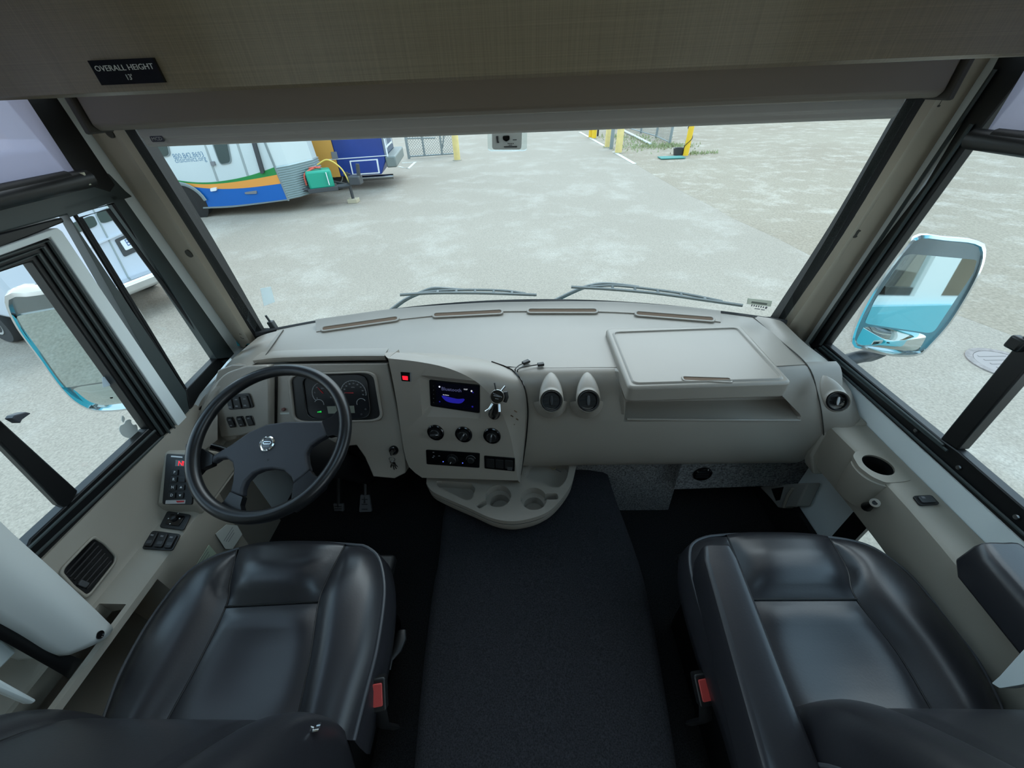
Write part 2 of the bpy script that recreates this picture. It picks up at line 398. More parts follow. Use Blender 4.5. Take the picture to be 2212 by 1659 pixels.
def fence(name, label, cat_, px, h, posts, braces=False, dz=0):
    ps = [P(u, v, z=GZ) for u, v in px]; t = thing(name, label, cat_, ps[0])
    for a, b in zip(ps, ps[1:]):
        mesh_panel(a, b, GZ+.06+dz, GZ+h, t)
        for z in (.08+dz, h): B().tube([V((a.x, a.y, GZ+z)), V((b.x, b.y, GZ+z))], .03, 8).obj('rail', M['galv'], t)
        if braces:
            for k in (.33, .7):
                m_ = a.lerp(b, k); B().tube([V((m_.x, m_.y, GZ+.08)), V((m_.x, m_.y, GZ+h))], .045, 8).obj('upright', M['galv'], t)
            B().tube([V((a.lerp(b, .72).x, a.lerp(b, .72).y, GZ+.3)), V((a.lerp(b, .95).x, a.lerp(b, .95).y, GZ+h))], .03, 8).obj('brace', M['galv'], t)
            B().tube([V((a.x, a.y, GZ+.75)), V((a.lerp(b, .6).x, a.lerp(b, .6).y, GZ+.7))], .025, 8).obj('cross_bar', M['galv'], t)
    for k in posts:
        p = ps[k]; B().lathe(Frame((p.x, p.y, GZ), (1, 0, 0), (0, 1, 0)), [(.06, -.05), (.06, h+.1), (.03, h+.14)], 12).obj('post', M['galv'], t)
    return t
fence('chain_link_gate', 'grey chain link gate between the blue bus and the pale yellow bollard', 'gate', [(884, 343), (986, 336)], 2.0, (0, 1), True)
fence('chain_link_fence', 'grey chain link fence running away on the gravel behind the faded yellow bollards', 'fence', [(1446, 312), (1417, 298), (1384, 288), (1340, 275)], 1.9, (0, 1, 2))
o = B().tube([P(1346, 281, z=GZ+.08), P(1406, 311, z=GZ+.08)], .05, 8).obj('pipe', mat('white_pipe', (200, 204, 204), .5)); tag(o, 'long pale pipe lying on the ground in front of the right chain link fence', 'pipe')
# weeds in patches at the fence foot: uncountable
wb = B()
for (u, v, sx_, sy_, nn) in ((1392, 318, 1.3, 1.2, 300), (1440, 316, 1.0, .7, 200), (1375, 302, 1.2, 1.5, 200), (1330, 297, .7, 1.2, 150), (1508, 333, .7, .3, 120), (1455, 318, .9, .5, 160)):
    c = P(u, v, z=GZ)
    for k in range(nn):
        x, y = c.x+random.gauss(0, sx_*.5), c.y+random.gauss(0, sy_*.5); a = random.uniform(0, 6.3); h = random.uniform(.04, .14); w_ = .03
        d = V((math.cos(a), math.sin(a), 0)); p = V((x, y, GZ+.015))
        wb.m.faces.new([wb.m.verts.new(p-d*w_), wb.m.verts.new(p+d*w_), wb.m.verts.new(p+V((random.uniform(-.06, .06), random.uniform(-.06, .06), h)))])
o = wb.obj('weeds', mat('weed_green', (150, 156, 116), .9), sm=0, recalc=False); o['kind'] = 'stuff'; tag(o, 'low green weeds growing on the gravel by the chain link fence', 'weeds')
# ================================================================ wheels for vehicles
def wheel(par, c, rad, wid, axis, spokes=8, name='wheel', side=-1):
    f = Frame(c, V((axis[1], -axis[0], 0)), (0, 0, 1)); axis = V((axis[0], axis[1], 0))
    if f.N.dot(axis) < 0: f = Frame(c, V((-axis[1], axis[0], 0)), (0, 0, 1))
    w = B().lathe(f, [(rad*.62, -wid/2), (rad*.95, -wid/2), (rad, -wid*.35), (rad, wid*.35), (rad*.95, wid/2), (rad*.62, wid/2)], 36).obj(name, mat('tyre_rubber', (46, 46, 46), .85), par)
    b = B().lathe(f, [(rad*.63, wid*.2), (rad*.63, wid*.53), (rad*.56, wid*.5), (rad*.5, wid*.32), (rad*.2, wid*.42), (rad*.18, wid*.5), (.01, wid*.5)], 36); b.obj('rim', mat('wheel_silver', (190, 190, 188), .35, .6), w)
    for k in range(spokes):
        a = 2*math.pi*k/spokes; B().lathe(f, [(rad*.07, wid*.3), (rad*.06, wid*.45)], 10, rad*.36*math.cos(a), rad*.36*math.sin(a)).obj('hub_hole', M['dkgrey'], w)
    return w
# ================================================================ white and blue trailer
yaw = R(5); tx = V((math.cos(yaw), math.sin(yaw), 0)); ty = V((-math.sin(yaw), math.cos(yaw), 0))
o0 = V((-8.3, 10.4, GZ)); pit = R(2.6)
AX = (tx*math.cos(pit)+V((0, 0, 1))*math.sin(pit)).normalized()
TF = Frame(o0+V((0, 0, .0)), AX, (0, 0, 1))       # side plane of the trailer: a forward, b up, c towards us
if TF.N.y > 0: raise RuntimeError('side')
def tp(u, v): return TF.ab(u, v)
t = thing('trailer', 'white box trailer with green, orange and blue wave stripes', 'trailer', o0)
M['twhite'] = mat('trailer_white', (196, 202, 200), .4, noise=(.8, .03)); M['tblue'] = mat('trailer_blue', (10, 92, 168), .4); M['tgreen'] = mat('trailer_green', (36, 128, 62), .4); M['torange'] = mat('trailer_orange', (226, 150, 66), .4)
a1, b1 = tp(622, 431); bb = tp(500, 446)[1]
base = [( -3.2, bb), (a1, bb), (a1, 3.2), (-3.2, 3.2)]
body = B().fprism(TF, base, -2.1, 0).obj('body', M['twhite'], t, bevel=.03)
# nose: faceted front
nz_ = B(); fr_ = [(a1, 0), (a1+.25, -.2), (a1+.62, -.9), (a1+.62, -1.25), (a1+.25, -1.9), (a1, -2.1)]
nz_.loft([[TF.p(a, b_, c_) for a, c_ in fr_] for b_ in (bb+.02, 3.1)], cap=False)
nz_.obj('nose', M['twhite'], t, sm=20)
M['diamond'] = mat('ribbed_metal', (176, 188, 188), .35, .5)
nb = B()
for k in range(15):
    b0 = bb+.02+k*.05; nb.loft([[TF.p(a+(.006+.03*q_)*(1 if i < 5 else 0), b_, c_+(.006+.03*q_)*(1 if c_ > -1 else -1)) for i, (a, c_) in enumerate(fr_)] for b_, q_ in ((b0, 0), (b0+.025, 1), (b0+.05, 0))])
nb.obj('ribbed_guard', M['diamond'], t, sm=15)
B().tube([TF.p(a1+.01, bb, .01), TF.p(a1+.01, 3.1, .01)], .025, 8).obj('corner_trim', M['galv'], t)
def band(name, top, bot, m, c, fix=0):
    n = 30; T = cat2(top, n); D = cat2(bot, n)
    poly = [(min(a, a1), b_) for a, b_ in [tp(u, v) for u, v in T]+[tp(u, v) for u, v in D[::-1]]]
    return B().fprism(TF, poly, 0.0+fix, c).obj(name, m, t, sm=0)
# waves: outlines run along the side from the wheel to the nose
gt = [(300, 372), (376, 388), (430, 394), (480, 391), (540, 379), (605, 357)]; go = [(300, 376), (376, 391), (430, 397.5), (480, 396), (540, 388), (606, 376)]
ob = [(300, 382), (378, 397), (430, 405), (480, 408), (540, 405), (611, 396)]; bbt = [(300, 452), (390, 447), (440, 449), (490, 445.5), (560, 438.5), (621, 431)]
band('green_stripe', gt, go, M['tgreen'], .008); band('orange_stripe', go, ob, M['torange'], .009); band('blue_panel', ob, bbt, M['tblue'], .007)
band('skirt_trim', [(440, 447), (500, 444), (560, 437.5), (622, 430)], [(440, 450), (500, 447.5), (560, 440.5), (623, 432)], M['galv'], .03)
def tquad(name, px, m, c0, c1, r=.2): return B().fprism(TF, [(p.x, p.y) for p in rquad([tp(u, v) for u, v in px], r)], c0, c1).obj(name, m, t, sm=30)
M['tglass'] = mat('trailer_window', (58, 70, 66), .1, spec=.6)
for px_ in ([(455, 300), (491, 298), (502, 352), (476, 357)], [(320, 300), (361, 300), (370, 337), (333, 342)]):
    w_ = tquad('window', px_, M['galv'], 0, .02, .25); cx_, cy_ = sum(p[0] for p in px_)/4, sum(p[1] for p in px_)/4
    q = B().fprism(TF, [(p.x, p.y) for p in rquad([tp(cx_+(u-cx_)*.86, cy_+(v-cy_)*.92) for u, v in px_], .25)], .019, .026).obj('pane', M['tglass'], w_, sm=30)
M['seam'] = mat('seam_grey', (150, 156, 154), .6)
for px_ in ([(436, 300), (440, 300), (473, 391), (468, 391)], [(507, 300), (512, 300), (538, 380), (533, 380)]): tquad('door_seam', px_, M['seam'], .0, .006, .02)
tquad('door_handle', [(455, 349), (464, 348), (467, 357), (458, 358)], M['grey'], .0, .04)
tquad('awning_arm', [(544, 300), (552, 300), (573, 372), (566, 375)], M['dkgrey'], .0, .07, .05)
tquad('marker_lamp', [(456, 406), (469, 404), (470, 411), (457, 413)], M['white'], .0, .05)
tquad('hatch_latch', [(529, 415), (555, 411), (556, 418), (531, 419)], M['grey'], .0, .03)
for k, (s, u, v, sz) in enumerate((('800.842.8693', 407, 336, .155), ('chsiclinics.org', 411, 344.5, .155))):
    a, b_ = tp(u, v); text('lettering', s, TF, mat('lettering_blue', (96, 126, 150), .5), t, sz, a, b_, .002, sxs=.86, rot=R(-1))
a, b_ = tp(412, 447); wc = TF.p(a, 0, -.28); wc.z = GZ+.34
wheel(t, wc, .36, .22, (-ty.x, -ty.y), 8)
ar = [TF.p(wc_a, wc_b, .05) for wc_a, wc_b in [(a+.47*math.cos(x), .34+.47*math.sin(x)) for x in [R(5+k*170/14) for k in range(15)]]]
B().tube(ar, .045, 8, flat=.6).obj('fender', M['galv'], t)
wq = [(a+.44*math.cos(x), .34+.44*math.sin(x)) for x in [R(k*360/28) for k in range(28)]]
B().fprism(TF, [p for p in wq], .001, .012).obj('wheel_well', M['black'], t, sm=0)
# tongue, jack
jf = P(765, 437, z=GZ); hitch = V((jf.x, jf.y, GZ+.42))
b = B()
for e_ in (TF.p(a1+.3, .33, -.35), TF.p(a1+.3, .33, -1.75)): b.tube([e_, hitch], .055, 8)
b.tube([TF.p(a1+.65, .36, -.55), TF.p(a1+.65, .36, -1.55)], .05, 8); b.obj('tongue', M['dkgrey'], t)
b = B().tube([V((jf.x, jf.y, GZ+.1)), V((jf.x, jf.y, GZ+.75))], .04, 10); b.tube([V((jf.x-.1, jf.y, GZ+.7)), V((jf.x+.1, jf.y, GZ+.7))], .02, 8); b.obj('jack', M['dkgrey'], t)
o = B().box((jf.x, jf.y, GZ+.05), (.26, .26, .1)).obj('wood_block', mat('block_wood', (176, 164, 140), .8), sm=0, bevel=.01); tag(o, 'pale wooden block under the trailer jack foot', 'block')
# generator on the tongue
gc = P(697, 392, y=11.25)
t2 = thing('generator', 'teal green generator on the trailer tongue', 'generator', (gc.x, gc.y, GZ+.42))
b = B().box((gc.x-.05, gc.y, GZ+.66), (.62, .5, .42), Matrix.Rotation(yaw+.35, 3, 'Z')); b.obj('housing', mat('generator_teal', (28, 150, 122), .45), t2, bevel=.05)
b = B().box((gc.x-.05, gc.y, GZ+.43), (.74, .56, .1), Matrix.Rotation(yaw+.35, 3, 'Z')); b.obj('cradle', M['dkgrey'], t2, bevel=.01)
b = B().box((gc.x+.22, gc.y-.15, GZ+.68), (.02, .2, .28), Matrix.Rotation(yaw+.35, 3, 'Z')); b.obj('label_plate', M['white'], t2)
hp = [V((gc.x-.35, gc.y-.22, GZ+.55)), V((gc.x-.3, gc.y-.24, GZ+.8)), V((gc.x-.1, gc.y-.1, GZ+.91)), V((gc.x+.05, gc.y-.05, GZ+.92)), V((gc.x-.05, gc.y+.1, GZ+.9)), V((gc.x-.25, gc.y, GZ+.9)), V((gc.x, gc.y-.12, GZ+.94))]
o = B().tube(cat(hp, 50), .022, 8).obj('hose', mat('hose_red', (220, 96, 80), .6)); tag(o, 'coiled red hose lying on top of the teal generator', 'hose')
hp = [V((gc.x-.1, gc.y+.2, GZ+.95)), V((gc.x+.2, gc.y+.22, GZ+1.05)), V((gc.x+.5, gc.y+.2, GZ+.85)), V((gc.x+.65, gc.y+.15, GZ+.5))]
o = B().tube(cat(hp, 30), .018, 8).obj('hose', mat('hose_yellow', (222, 190, 90), .6)); tag(o, 'yellow hose arching behind the teal generator', 'hose')
t3 = thing('tongue_winch', 'dark winch block on the trailer tongue right of the generator', 'winch', (gc.x+.85, gc.y+.1, GZ+.45))
B().box((gc.x+.85, gc.y+.1, GZ+.58), (.3, .3, .22)).obj('motor', M['dkgrey'], t3, bevel=.03)
B().tube([V((gc.x+.95, gc.y+.1, GZ+.6)), V((gc.x+1.0, gc.y+.1, GZ+.95))], .05, 8).obj('crank_post', M['dkgrey'], t3)
# ================================================================ blue and gold bus behind it
qa = P(745, 383, z=GZ+.38); qb = P(845, 372, z=GZ+.38)
ax = V((math.cos(R(8)), math.sin(R(8)), 0)); BF = Frame((qa.x, qa.y, GZ), ax, (0, 0, 1))
def bp_(u, v): return BF.ab(u, v)
t = thing('bus', 'dark blue and gold bus parked behind the teal generator', 'bus', (qa.x, qa.y, GZ))
M['bblue'] = mat('bus_blue', (30, 56, 128), .35, noise=(1.5, .12)); M['bgold'] = mat('bus_gold', (206, 152, 70), .45)
e_ = bp_(838, 372)[0]; s0 = bp_(737, 385)[0]
B().fprism(BF, [(s0, .4), (e_-.2, .4), (e_, .75), (e_, 3.2), (s0, 3.2)], -2.3, 0).obj('body', M['bblue'], t, bevel=.03)
B().fprism(BF, [(s0-2.6, .4), (s0, .4), (s0, 3.2), (s0-2.6, 3.2)], -2.3, .004).obj('gold_side', M['bgold'], t, sm=0)
def bq(name, px, m, c0, c1, par=t, r=.03): return B().fprism(BF, [(p.x, p.y) for p in rquad([bp_(u, v) for u, v in px], r)], c0, c1).obj(name, m, par, sm=30)
lk = bq('luggage_door', [(755, 347), (816, 343), (821, 374), (762, 378)], M['white'], 0, .03)
bq('door_panel', [(758.5, 349.5), (813, 345.5), (817.5, 371.5), (764, 375)], M['bblue'], .028, .036, lk)
bq('waist_trim', [(700, 344.5), (836, 335), (836.3, 336.5), (700, 346.5)], M['white'], 0, .015)
bq('vent_cover', [(715, 328), (727, 327.5), (731, 343), (718, 344)], M['grey'], 0, .02)
bq('corner_trim', [(829, 300), (831.5, 300), (842, 352), (839, 353)], M['white'], 0, .03)
M['buspad'] = mat('bus_bumper', (112, 118, 114), .5)
RF = Frame(BF.p(e_, 0, 0), -BF.N, (0, 0, 1))      # rear wall, a runs away from us
if RF.N.dot(BF.A) < 0: RF = Frame(BF.p(e_, 0, 0), BF.N, (0, 0, 1))
sg = 1 if RF.A.dot(BF.N) < 0 else -1
B().fprism(RF, [(sg*.03, .75), (sg*2.2, .75), (sg*2.2, 3.2), (sg*.03, 3.2)], 0, .01).obj('rear_wall', mat('bus_rear', (70, 84, 104), .4), t, sm=0)
b = B()
for z_ in (1.05, 1.6, 2.0): b.box((sg*1.15, z_, .02), (1.6, .04, .02), fr=RF)
for x_ in (.4, .75, 1.9): b.box((sg*x_, 1.8, .02), (.04, 1.6, .02), fr=RF)
b.obj('rear_trim', M['white'], t)
B().box((sg*1.1, .72, .16), (2.3, .3, .3), fr=RF).obj('bumper', M['buspad'], t, bevel=.04)
B().tube([BF.p(e_-.9, .28, -.3), BF.p(e_+.1, .28, -.3)], .07, 12).obj('tail_pipe', M['steel'], t)
for k in (s0+.35,):
    wheel(t, BF.p(k-.6, .42, -.35), .42, .25, (BF.N.x, BF.N.y), 8)
# ================================================================ neighbouring van, seen through the driver's windows
vm = mat('van_silver_white', (196, 199, 206), .35, coat=.3)
VF = Frame((-5.77, 3.96, GZ), (.30, .954, 0), (0, 0, 1))        # rear face: a to the right, b up, out towards the coach
t = thing('van', 'silver white van with a licence plate outside the driver side windows', 'van', (-5.77, 3.96, GZ))
def vq(name, px, m, c0, c1, par=None, r=.15):
    return B().fprism(VF, [(p.x, p.y) for p in rquad([VF.ab(u, v) for u, v in px], r)], c0, c1).obj(name, m, par or t, sm=30)
bb0 = VF.ab(300, 594)[1]
B().fprism(VF, [(0, .42), (1.98, .42), (1.98, 1.35), (1.84, 2.1), (.14, 2.1), (0, 1.35)], -5.0, 0).obj('body', vm, t, bevel=.05)
for px_ in ([(150, 484), (200, 464), (211, 487), (162, 505)], [(205, 459), (258, 440), (270, 466), (219, 484)]): vq('rear_window', px_, M['tglass'], 0, .012, r=.25)
vq('door_gap', [(196, 446), (198.5, 445), (281, 604), (278, 605)], M['seam'], 0, .008, r=.02)
vq('waist_crease', [(190, 532), (300, 484), (301, 487), (191, 536)], vm, 0, .03, r=.02)
pw = vq('plate_recess', [(247, 518), (300, 494), (318, 532), (268, 555)], M['dkgrey'], 0, .012, r=.08)
vq('licence_plate', [(257, 521), (300, 501), (312, 523), (270, 541)], M['white'], .012, .02, par=pw, r=.08)
a, b_ = VF.ab(284, 521); text('plate_lettering', 'BK7', VF, mat('plate_blue', (60, 90, 140), .5), pw, .12, a, b_, .021, sxs=.85)
ba, bb_ = VF.ab(292, 604); B().box((.98, bb_-.02, .1), (2.06, .17, .22), fr=VF).obj('bumper', M['chrome'], t, bevel=.05)
for a_, c_ in ((.0, -1.05), (1.86, -1.05), (.0, -4.2), (1.86, -4.2)): wheel(t, VF.p(a_+(.09 if a_ < 1 else -.09), .36, c_), .36, .22, (VF.A.x*(-1 if a_ < 1 else 1), VF.A.y*(-1 if a_ < 1 else 1)), 6)
# ================================================================ THE COACH: shell
XW = 1.12                                       # inner face of the side walls
o = B().box((0, -.55, -.03), (2.36, 3.9, .06)).obj('floor', M['carpet'], sm=0); struct(o)
b = B(); b.box((0, .83, 2.13), (2.36, .96, .06)); b.box((0, -1.35, 2.13), (2.36, 1.8, .06))
for x_ in (-.765, .765): b.box((x_, -.05, 2.13), (.83, .8, .06))       # unseen roof opening, added to bring daylight onto the seats
o = b.obj('ceiling', mat('ceiling_vinyl', (200, 190, 174), .8), sm=0); struct(o)
M['ext'] = M['cyan']
def wallside(sd):
    n = 'wall_left' if sd < 0 else 'wall_right'
    X0, X1 = sd*XW, sd*(XW+.045)
    b = B()
    def bx(y0, y1, z0, z1): b.box(((X0+X1)/2, (y0+y1)/2, (z0+z1)/2), (abs(X1-X0), y1-y0, z1-z0))
    lowy = .74
    if sd > 0:                                  # low sight window in the entry side
        bx(lowy, 1.34, -.02, .715); bx(-2.45, .42, -.02, .715); bx(.42, lowy, .46, .715); bx(.42, lowy, -.02, .10)
    else: bx(-2.45, 1.34, -.02, .715)
    bx(-2.45, 1.30, 1.66, 2.1)
    zb, zt = .715, 1.66                         # raked front post
    ya, yb = (1.238, 1.36); sh = -.109
    q = [V((X0, ya, zb)), V((X0, yb, zb)), V((X0, yb+sh, zt)), V((X0, ya+sh, zt))]; b.prism(q, (X1-X0, 0, 0))
    y_ = -.1 if sd > 0 else .30
    bx(-.6, y_, zb, zt); bx(-2.45, -2.3, zb, zt)     # unseen opening farther back, added to light the cab from behind
    o = b.obj(n, M['paint'], sm=0); struct(o)
    # outer skin in the coach's cyan paint, swept up behind the windows
    X2 = sd*(XW+.085); zk = GZ+.35
    b = B(); 
    def px_(poly): b.prism([V((X1+sd*.001, y, z)) for y, z in poly], (X2-X1, 0, 0))
    if sd > 0:
        px_([(.84, zk), (1.36, zk), (1.36, .66), (.84, .66)]); px_([(.42, zk), (.84, zk), (.84, .0), (.42, .0)]); px_([(.42, .50), (.84, .50), (.84, .66), (.42, .66)]); px_([(-8, zk), (.42, zk), (.42, .66), (-8, .66)])
    else: px_([(-8, zk), (1.36, zk), (1.36, .66), (-8, .66)])
    px_([(1.30, .66), (1.36, .66), (1.255, 1.66), (1.20, 1.66)])
    px_([(-8, 1.66), (1.26, 1.66), (1.22, 2.3), (-8, 2.3)])
    px_([(-8, .70), (-2.3, .70), (-2.3, 1.66), (-8, 1.66)])
    o = b.obj('exterior_side_left' if sd < 0 else 'exterior_side_right', M['cyan'], sm=0); struct(o)
wallside(-1); wallside(1)
o = B().box((0, -.05, 2.15), (.70, .8, .006)).obj('added_roof_gap_glass', M['sglass'], sm=0); struct(o)  # pane over the added daylight opening in the roof
o = B().box((0, -2.48, 1.05), (2.36, .06, 2.2)).obj('wall_rear', mat('rear_bulkhead', (196, 182, 160), .7), sm=0); struct(o)
# firewall and outer nose below the windshield
o = B().box((0, 1.36, .36), (2.24, .05, .84)).obj('wall_front', M['carpet'], sm=0); struct(o)
fc = cat([(-1.2, 1.38, 0), (-.5, 1.54, 0), (0, 1.58, 0), (.5, 1.54, 0), (1.2, 1.38, 0)], 25)
o = B().loft([[p+V((0, 0, GZ+.35)) for p in fc], [p+V((0, 0, .3)) for p in fc], [p+V((0, -.03, .74)) for p in fc], [p+V((0, -.1, .76)) for p in fc]]).obj('exterior_nose', M['cyan'], solid=.02); struct(o)
# ---------------------------------------------------------------- windshield
def trans(name, col):
    m = bpy.data.materials.new(name); m.use_nodes = True; n = m.node_tree; n.nodes.clear()
    d = n.nodes.new('ShaderNodeBsdfDiffuse'); d.inputs[0].default_value = (*lin(col), 1); tr_ = n.nodes.new('ShaderNodeBsdfTranslucent'); tr_.inputs[0].default_value = (*lin(col), 1)
    mx = n.nodes.new('ShaderNodeMixShader'); mx.inputs[0].default_value = .6; o_ = n.nodes.new('ShaderNodeOutputMaterial')
    n.links.new(d.outputs[0], mx.inputs[1]); n.links.new(tr_.outputs[0], mx.inputs[2]); n.links.new(mx.outputs[0], o_.inputs[0]); return m
def ws(u, k=0):                                 # windshield bottom curve, u in metres across
    return V((u, 1.478-.215*(u/.97)**2+k, .822))
RAKE = V((0, -.135, 1.0))
def wsp(x, z, k=0): return ws(x, k)+RAKE*(z-.822)
xs = [-.985+1.97*i/32 for i in range(33)]
t = thing('window_1', 'wide one-piece windshield in a black rubber gasket above the dashboard', 'windshield', (0, 1.4, .82)); struct(t)
B().loft([[wsp(x, z) for x in xs] for z in (.80, 1.1, 1.4, 1.7)]).obj('windshield_glass', M['glass'], t, solid=.005)
def pillar(sd):
    L = sd < 0
    # picture lines along the post, lower to upper; each gets its own depth across the coach
    if L:
        strip = [(521, 750), (288, 416), (137, 198), (90, 130)]; inner = [(553, 735), (440, 547), (268, 278), (200, 172)]
        gask = [(566, 716), (484, 587), (316, 320), (262, 236)]; mid = [(533, 742), (412, 547), (243, 287), (168, 182)]
    else:
        strip = [(1738, 738), (1925, 455), (2133, 132), (2180, 60)]; inner = [(1686, 703), (1826, 500), (2007, 203), (2070, 100)]
        gask = [(1680, 690), (1795, 500), (1934, 257), (1985, 170)]; mid = [(1712, 718), (1848, 504), (2033, 216), (2100, 110)]
    A = cat([P(u, v, x=sd*1.117) for u, v in strip], 16); D = cat([P(u, v, x=sd*1.005) for u, v in inner], 16); Mi = cat([P(u, v, x=sd*1.06) for u, v in mid], 16)
    Mi = [m+(CAM-m).normalized()*.012 for m in Mi]
    G_ = cat([P(u, v, x=sd*.972) for u, v in gask], 16)
    A2 = [a.lerp(m, .35)+V((-sd*.012, -.012, 0)) for a, m in zip(A, Mi)]; D2 = [d.lerp(m, .35)+V((0, -.012, 0)) for d, m in zip(D, Mi)]
    deep = [d+V((sd*.08, .07, 0)) for d in D]; deepA = [a+V((0, .07, 0)) for a in A]
    o = B().loft([deepA, A, A2, Mi, D2, D, deep]).obj('trim_1' if L else 'trim_2', M['vinyl'], sm=50, solid=.004); struct(o)
    tag(o, 'beige moulded cover on the %s windshield post' % ('left' if L else 'right'), 'pillar trim')
    for (u, v) in ([(239, 286), (410, 547), (524, 725)] if L else [(2031, 217), (1848.5, 504), (1722.7, 694)]):
        c = P(u, v, x=sd*1.06); c = c+(CAM-c).normalized()*.012; k_ = min(range(1, 15), key=lambda i: (Mi[i]-c).length)
        n_ = (Mi[k_+1]-Mi[k_-1]).cross(D2[k_]-A2[k_]).normalized()
        if n_.y > 0: n_ = -n_
        f = Frame(c+n_*.003, n_.orthogonal(), n_.cross(n_.orthogonal()))
        if f.N.dot(n_) < 0: f = Frame(c+n_*.003, f.B, f.A)
        B().lathe(f, [(.0125, -.004), (.0125, .0022), (.0095, .0022), (.0085, .0012), (.001, .001)], 18).obj('screw_hole', mat('hole_shadow_plastic', (66, 63, 57), .7), o)
    g = B().loft([[p+V((0, .07, 0)) for p in D], D, [d.lerp(g_, .5)+V((0, -.002, 0)) for d, g_ in zip(D, G_)], G_, [p+V((sd*.075, .05, 0)) for p in G_]]).obj('gasket', M['rubber'], t, sm=50, solid=.003)
pillar(-1); pillar(1)
gb = [ws(x, -.004)+V((0, 0, .004)) for x in xs]
B().tube(gb, .012, 8).obj('lower_gasket', M['rubber'], t)
for k, (q, m_, nm) in enumerate((([(562, 623), (585, 619), (594, 652), (570, 661)], trans('sticker_faded', (240, 246, 246)), 'left'), ([(1615, 644), (1668, 650), (1665, 662), (1613, 656)], trans('sticker_olive', (206, 208, 198)), 'right'))):
    c = wsp(P(q[0][0], q[0][1], y=1.36).x, P(q[0][0], q[0][1], y=1.36).z)
    tx_ = wsp(c.x+.05, c.z)-wsp(c.x-.05, c.z); f = Frame(c+V((0, -.008, 0)), tx_, RAKE)
    o = B().fprism(f, [f.ab(u, v) for u, v in q], 0, .0012).obj('sticker', m_, sm=0)
    if f.N.y > 0: pass
    tag(o, ['pale blank sticker inside the lower left corner of the windshield', 'olive printed sticker low in the right corner of the windshield'][k], 'sticker')
    if k:
        for (u, v, w_, h_) in ((1624, 659.5, .004, .007), (1629, 660, .004, .007), (1634, 661, .004, .007), (1639, 661.5, .004, .007), (1644, 662.5, .004, .007), (1649, 663.5, .004, .007), (1655, 664.5, .006, .009), (1636, 667, .018, .003), (1648, 669, .012, .003)):
            a, b_ = f.ab(u, v); B().fprism(f, rrect(w_, h_, .0008, 2, a, b_), 0, .0012).obj('printed_mark', M['grey'], o, sm=0)
        a, b_ = f.ab(1640, 654.5); B().fprism(f, rrect(.05, .008, .001, 2, a, b_), .0012, .0016).obj('printed_bar', mat('sticker_print', (120, 126, 116), .6), o, sm=0)
# sensor behind the glass, below the shade
f = Frame(wsp(.0, 1.38)+V((0, -.02, 0)), (1, 0, 0), RAKE)
t = thing('dash_camera', 'grey dash camera in a clear holder stuck to the windshield centre', 'dash camera', f.o)
if f.N.y > 0: raise RuntimeError('sensor')
def sq(name, px, m, c0, c1, r=.12): return B().fprism(f, [(p.x, p.y) for p in rquad([f.ab(u, v) for u, v in px], r)], c0, c1).obj(name, m, t, sm=30)
M['clear'] = glassmat('clear_holder', (.86, .90, .90), .08)
sq('holder', [(1052, 268), (1139, 265), (1138, 327), (1054, 327)], M['clear'], -.016, -.002, .1)
sq('body', [(1063, 266), (1128, 263), (1126, 319), (1064, 319)], mat('camera_grey', (190, 194, 192), .5), -.002, .02, .12)
sq('lens', [(1086, 289), (1101, 288), (1101, 297), (1094, 301), (1087, 297)], M['gloss'], .02, .026, .3)
sq('bracket', [(1072, 290), (1077, 290), (1077, 300), (1079, 304), (1074, 304)], M['dkgrey'], .02, .024, .1)
sq('slot', [(1089, 312), (1117, 311), (1117, 314), (1089, 314)], M['dkgrey'], .02, .022, .1)
for (u, v, w_, h_) in ((1112, 298, .012, .0022), (1098, 306, .003, .0024), (1101.5, 306, .003, .0024), (1105, 306, .003, .0024), (1108.5, 306, .003, .003), (1103, 309.3, .011, .0016)):
    a, b_ = f.ab(u, v); B().fprism(f, rrect(w_, h_, .0004, 1, a, b_), .02, .0207).obj('printed_mark', M['dkgrey'], t, sm=0)
# ---------------------------------------------------------------- wipers (outside the glass)
M['wiper'] = mat('wiper_grey', (128, 131, 129), .45)
def wiper(arm, blade, frame_, label):
    def wp(u, v, k=.03):                        # point on the outer side of the windshield surface
        d = ray(u, v); tt = 1.0
        for it in range(40):
            q = CAM+d*tt; s = wsp(q.x, q.z, k); tt += (s.y-q.y)/d.y*.7
        return CAM+d*tt
    c = wp(*blade[1]); t = thing('wiper', label, 'wiper', wp(*arm[0]), 'windshield wipers')
    B().tube(cat([wp(u, v, .05) for u, v in arm], 24), [.009-.003*i/23 for i in range(24)], 8).obj('arm', M['wiper'], t)
    B().tube(cat([wp(u, v, .02) for u, v in blade], 30), .0065, 6).obj('rubber_blade', M['wiper'], t)
    fr = cat([wp(u, v, .035) for u, v in frame_], 24); B().tube(fr, .0055, 6).obj('blade_frame', M['wiper'], t)
    b = B(); bl = cat([wp(u, v, .02) for u, v in blade], 200)
    for k in (4, 8, 12, 16, 20):
        p = fr[k]; q = min(bl, key=lambda s: (s.x-p.x)**2); b.tube([p, q], .006, 6)
    b.obj('clips', M['wiper'], t)
wiper([(845, 670), (875, 648), (905, 634), (935, 623), (970, 624), (1000, 626)], [(864, 637), (940, 633), (1030, 633), (1100, 635), (1159, 637)], [(905, 633), (950, 628), (1020, 626), (1090, 628), (1135, 634)], 'left windshield wiper resting above the steering wheel side')
wiper([(1198, 650), (1235, 632), (1265, 620), (1300, 613), (1340, 615), (1380, 620)], [(1234, 620), (1320, 625), (1420, 634), (1520, 648), (1604, 660)], [(1275, 619), (1330, 617), (1400, 624), (1480, 635), (1560, 651)], 'right windshield wiper above the glovebox lid')
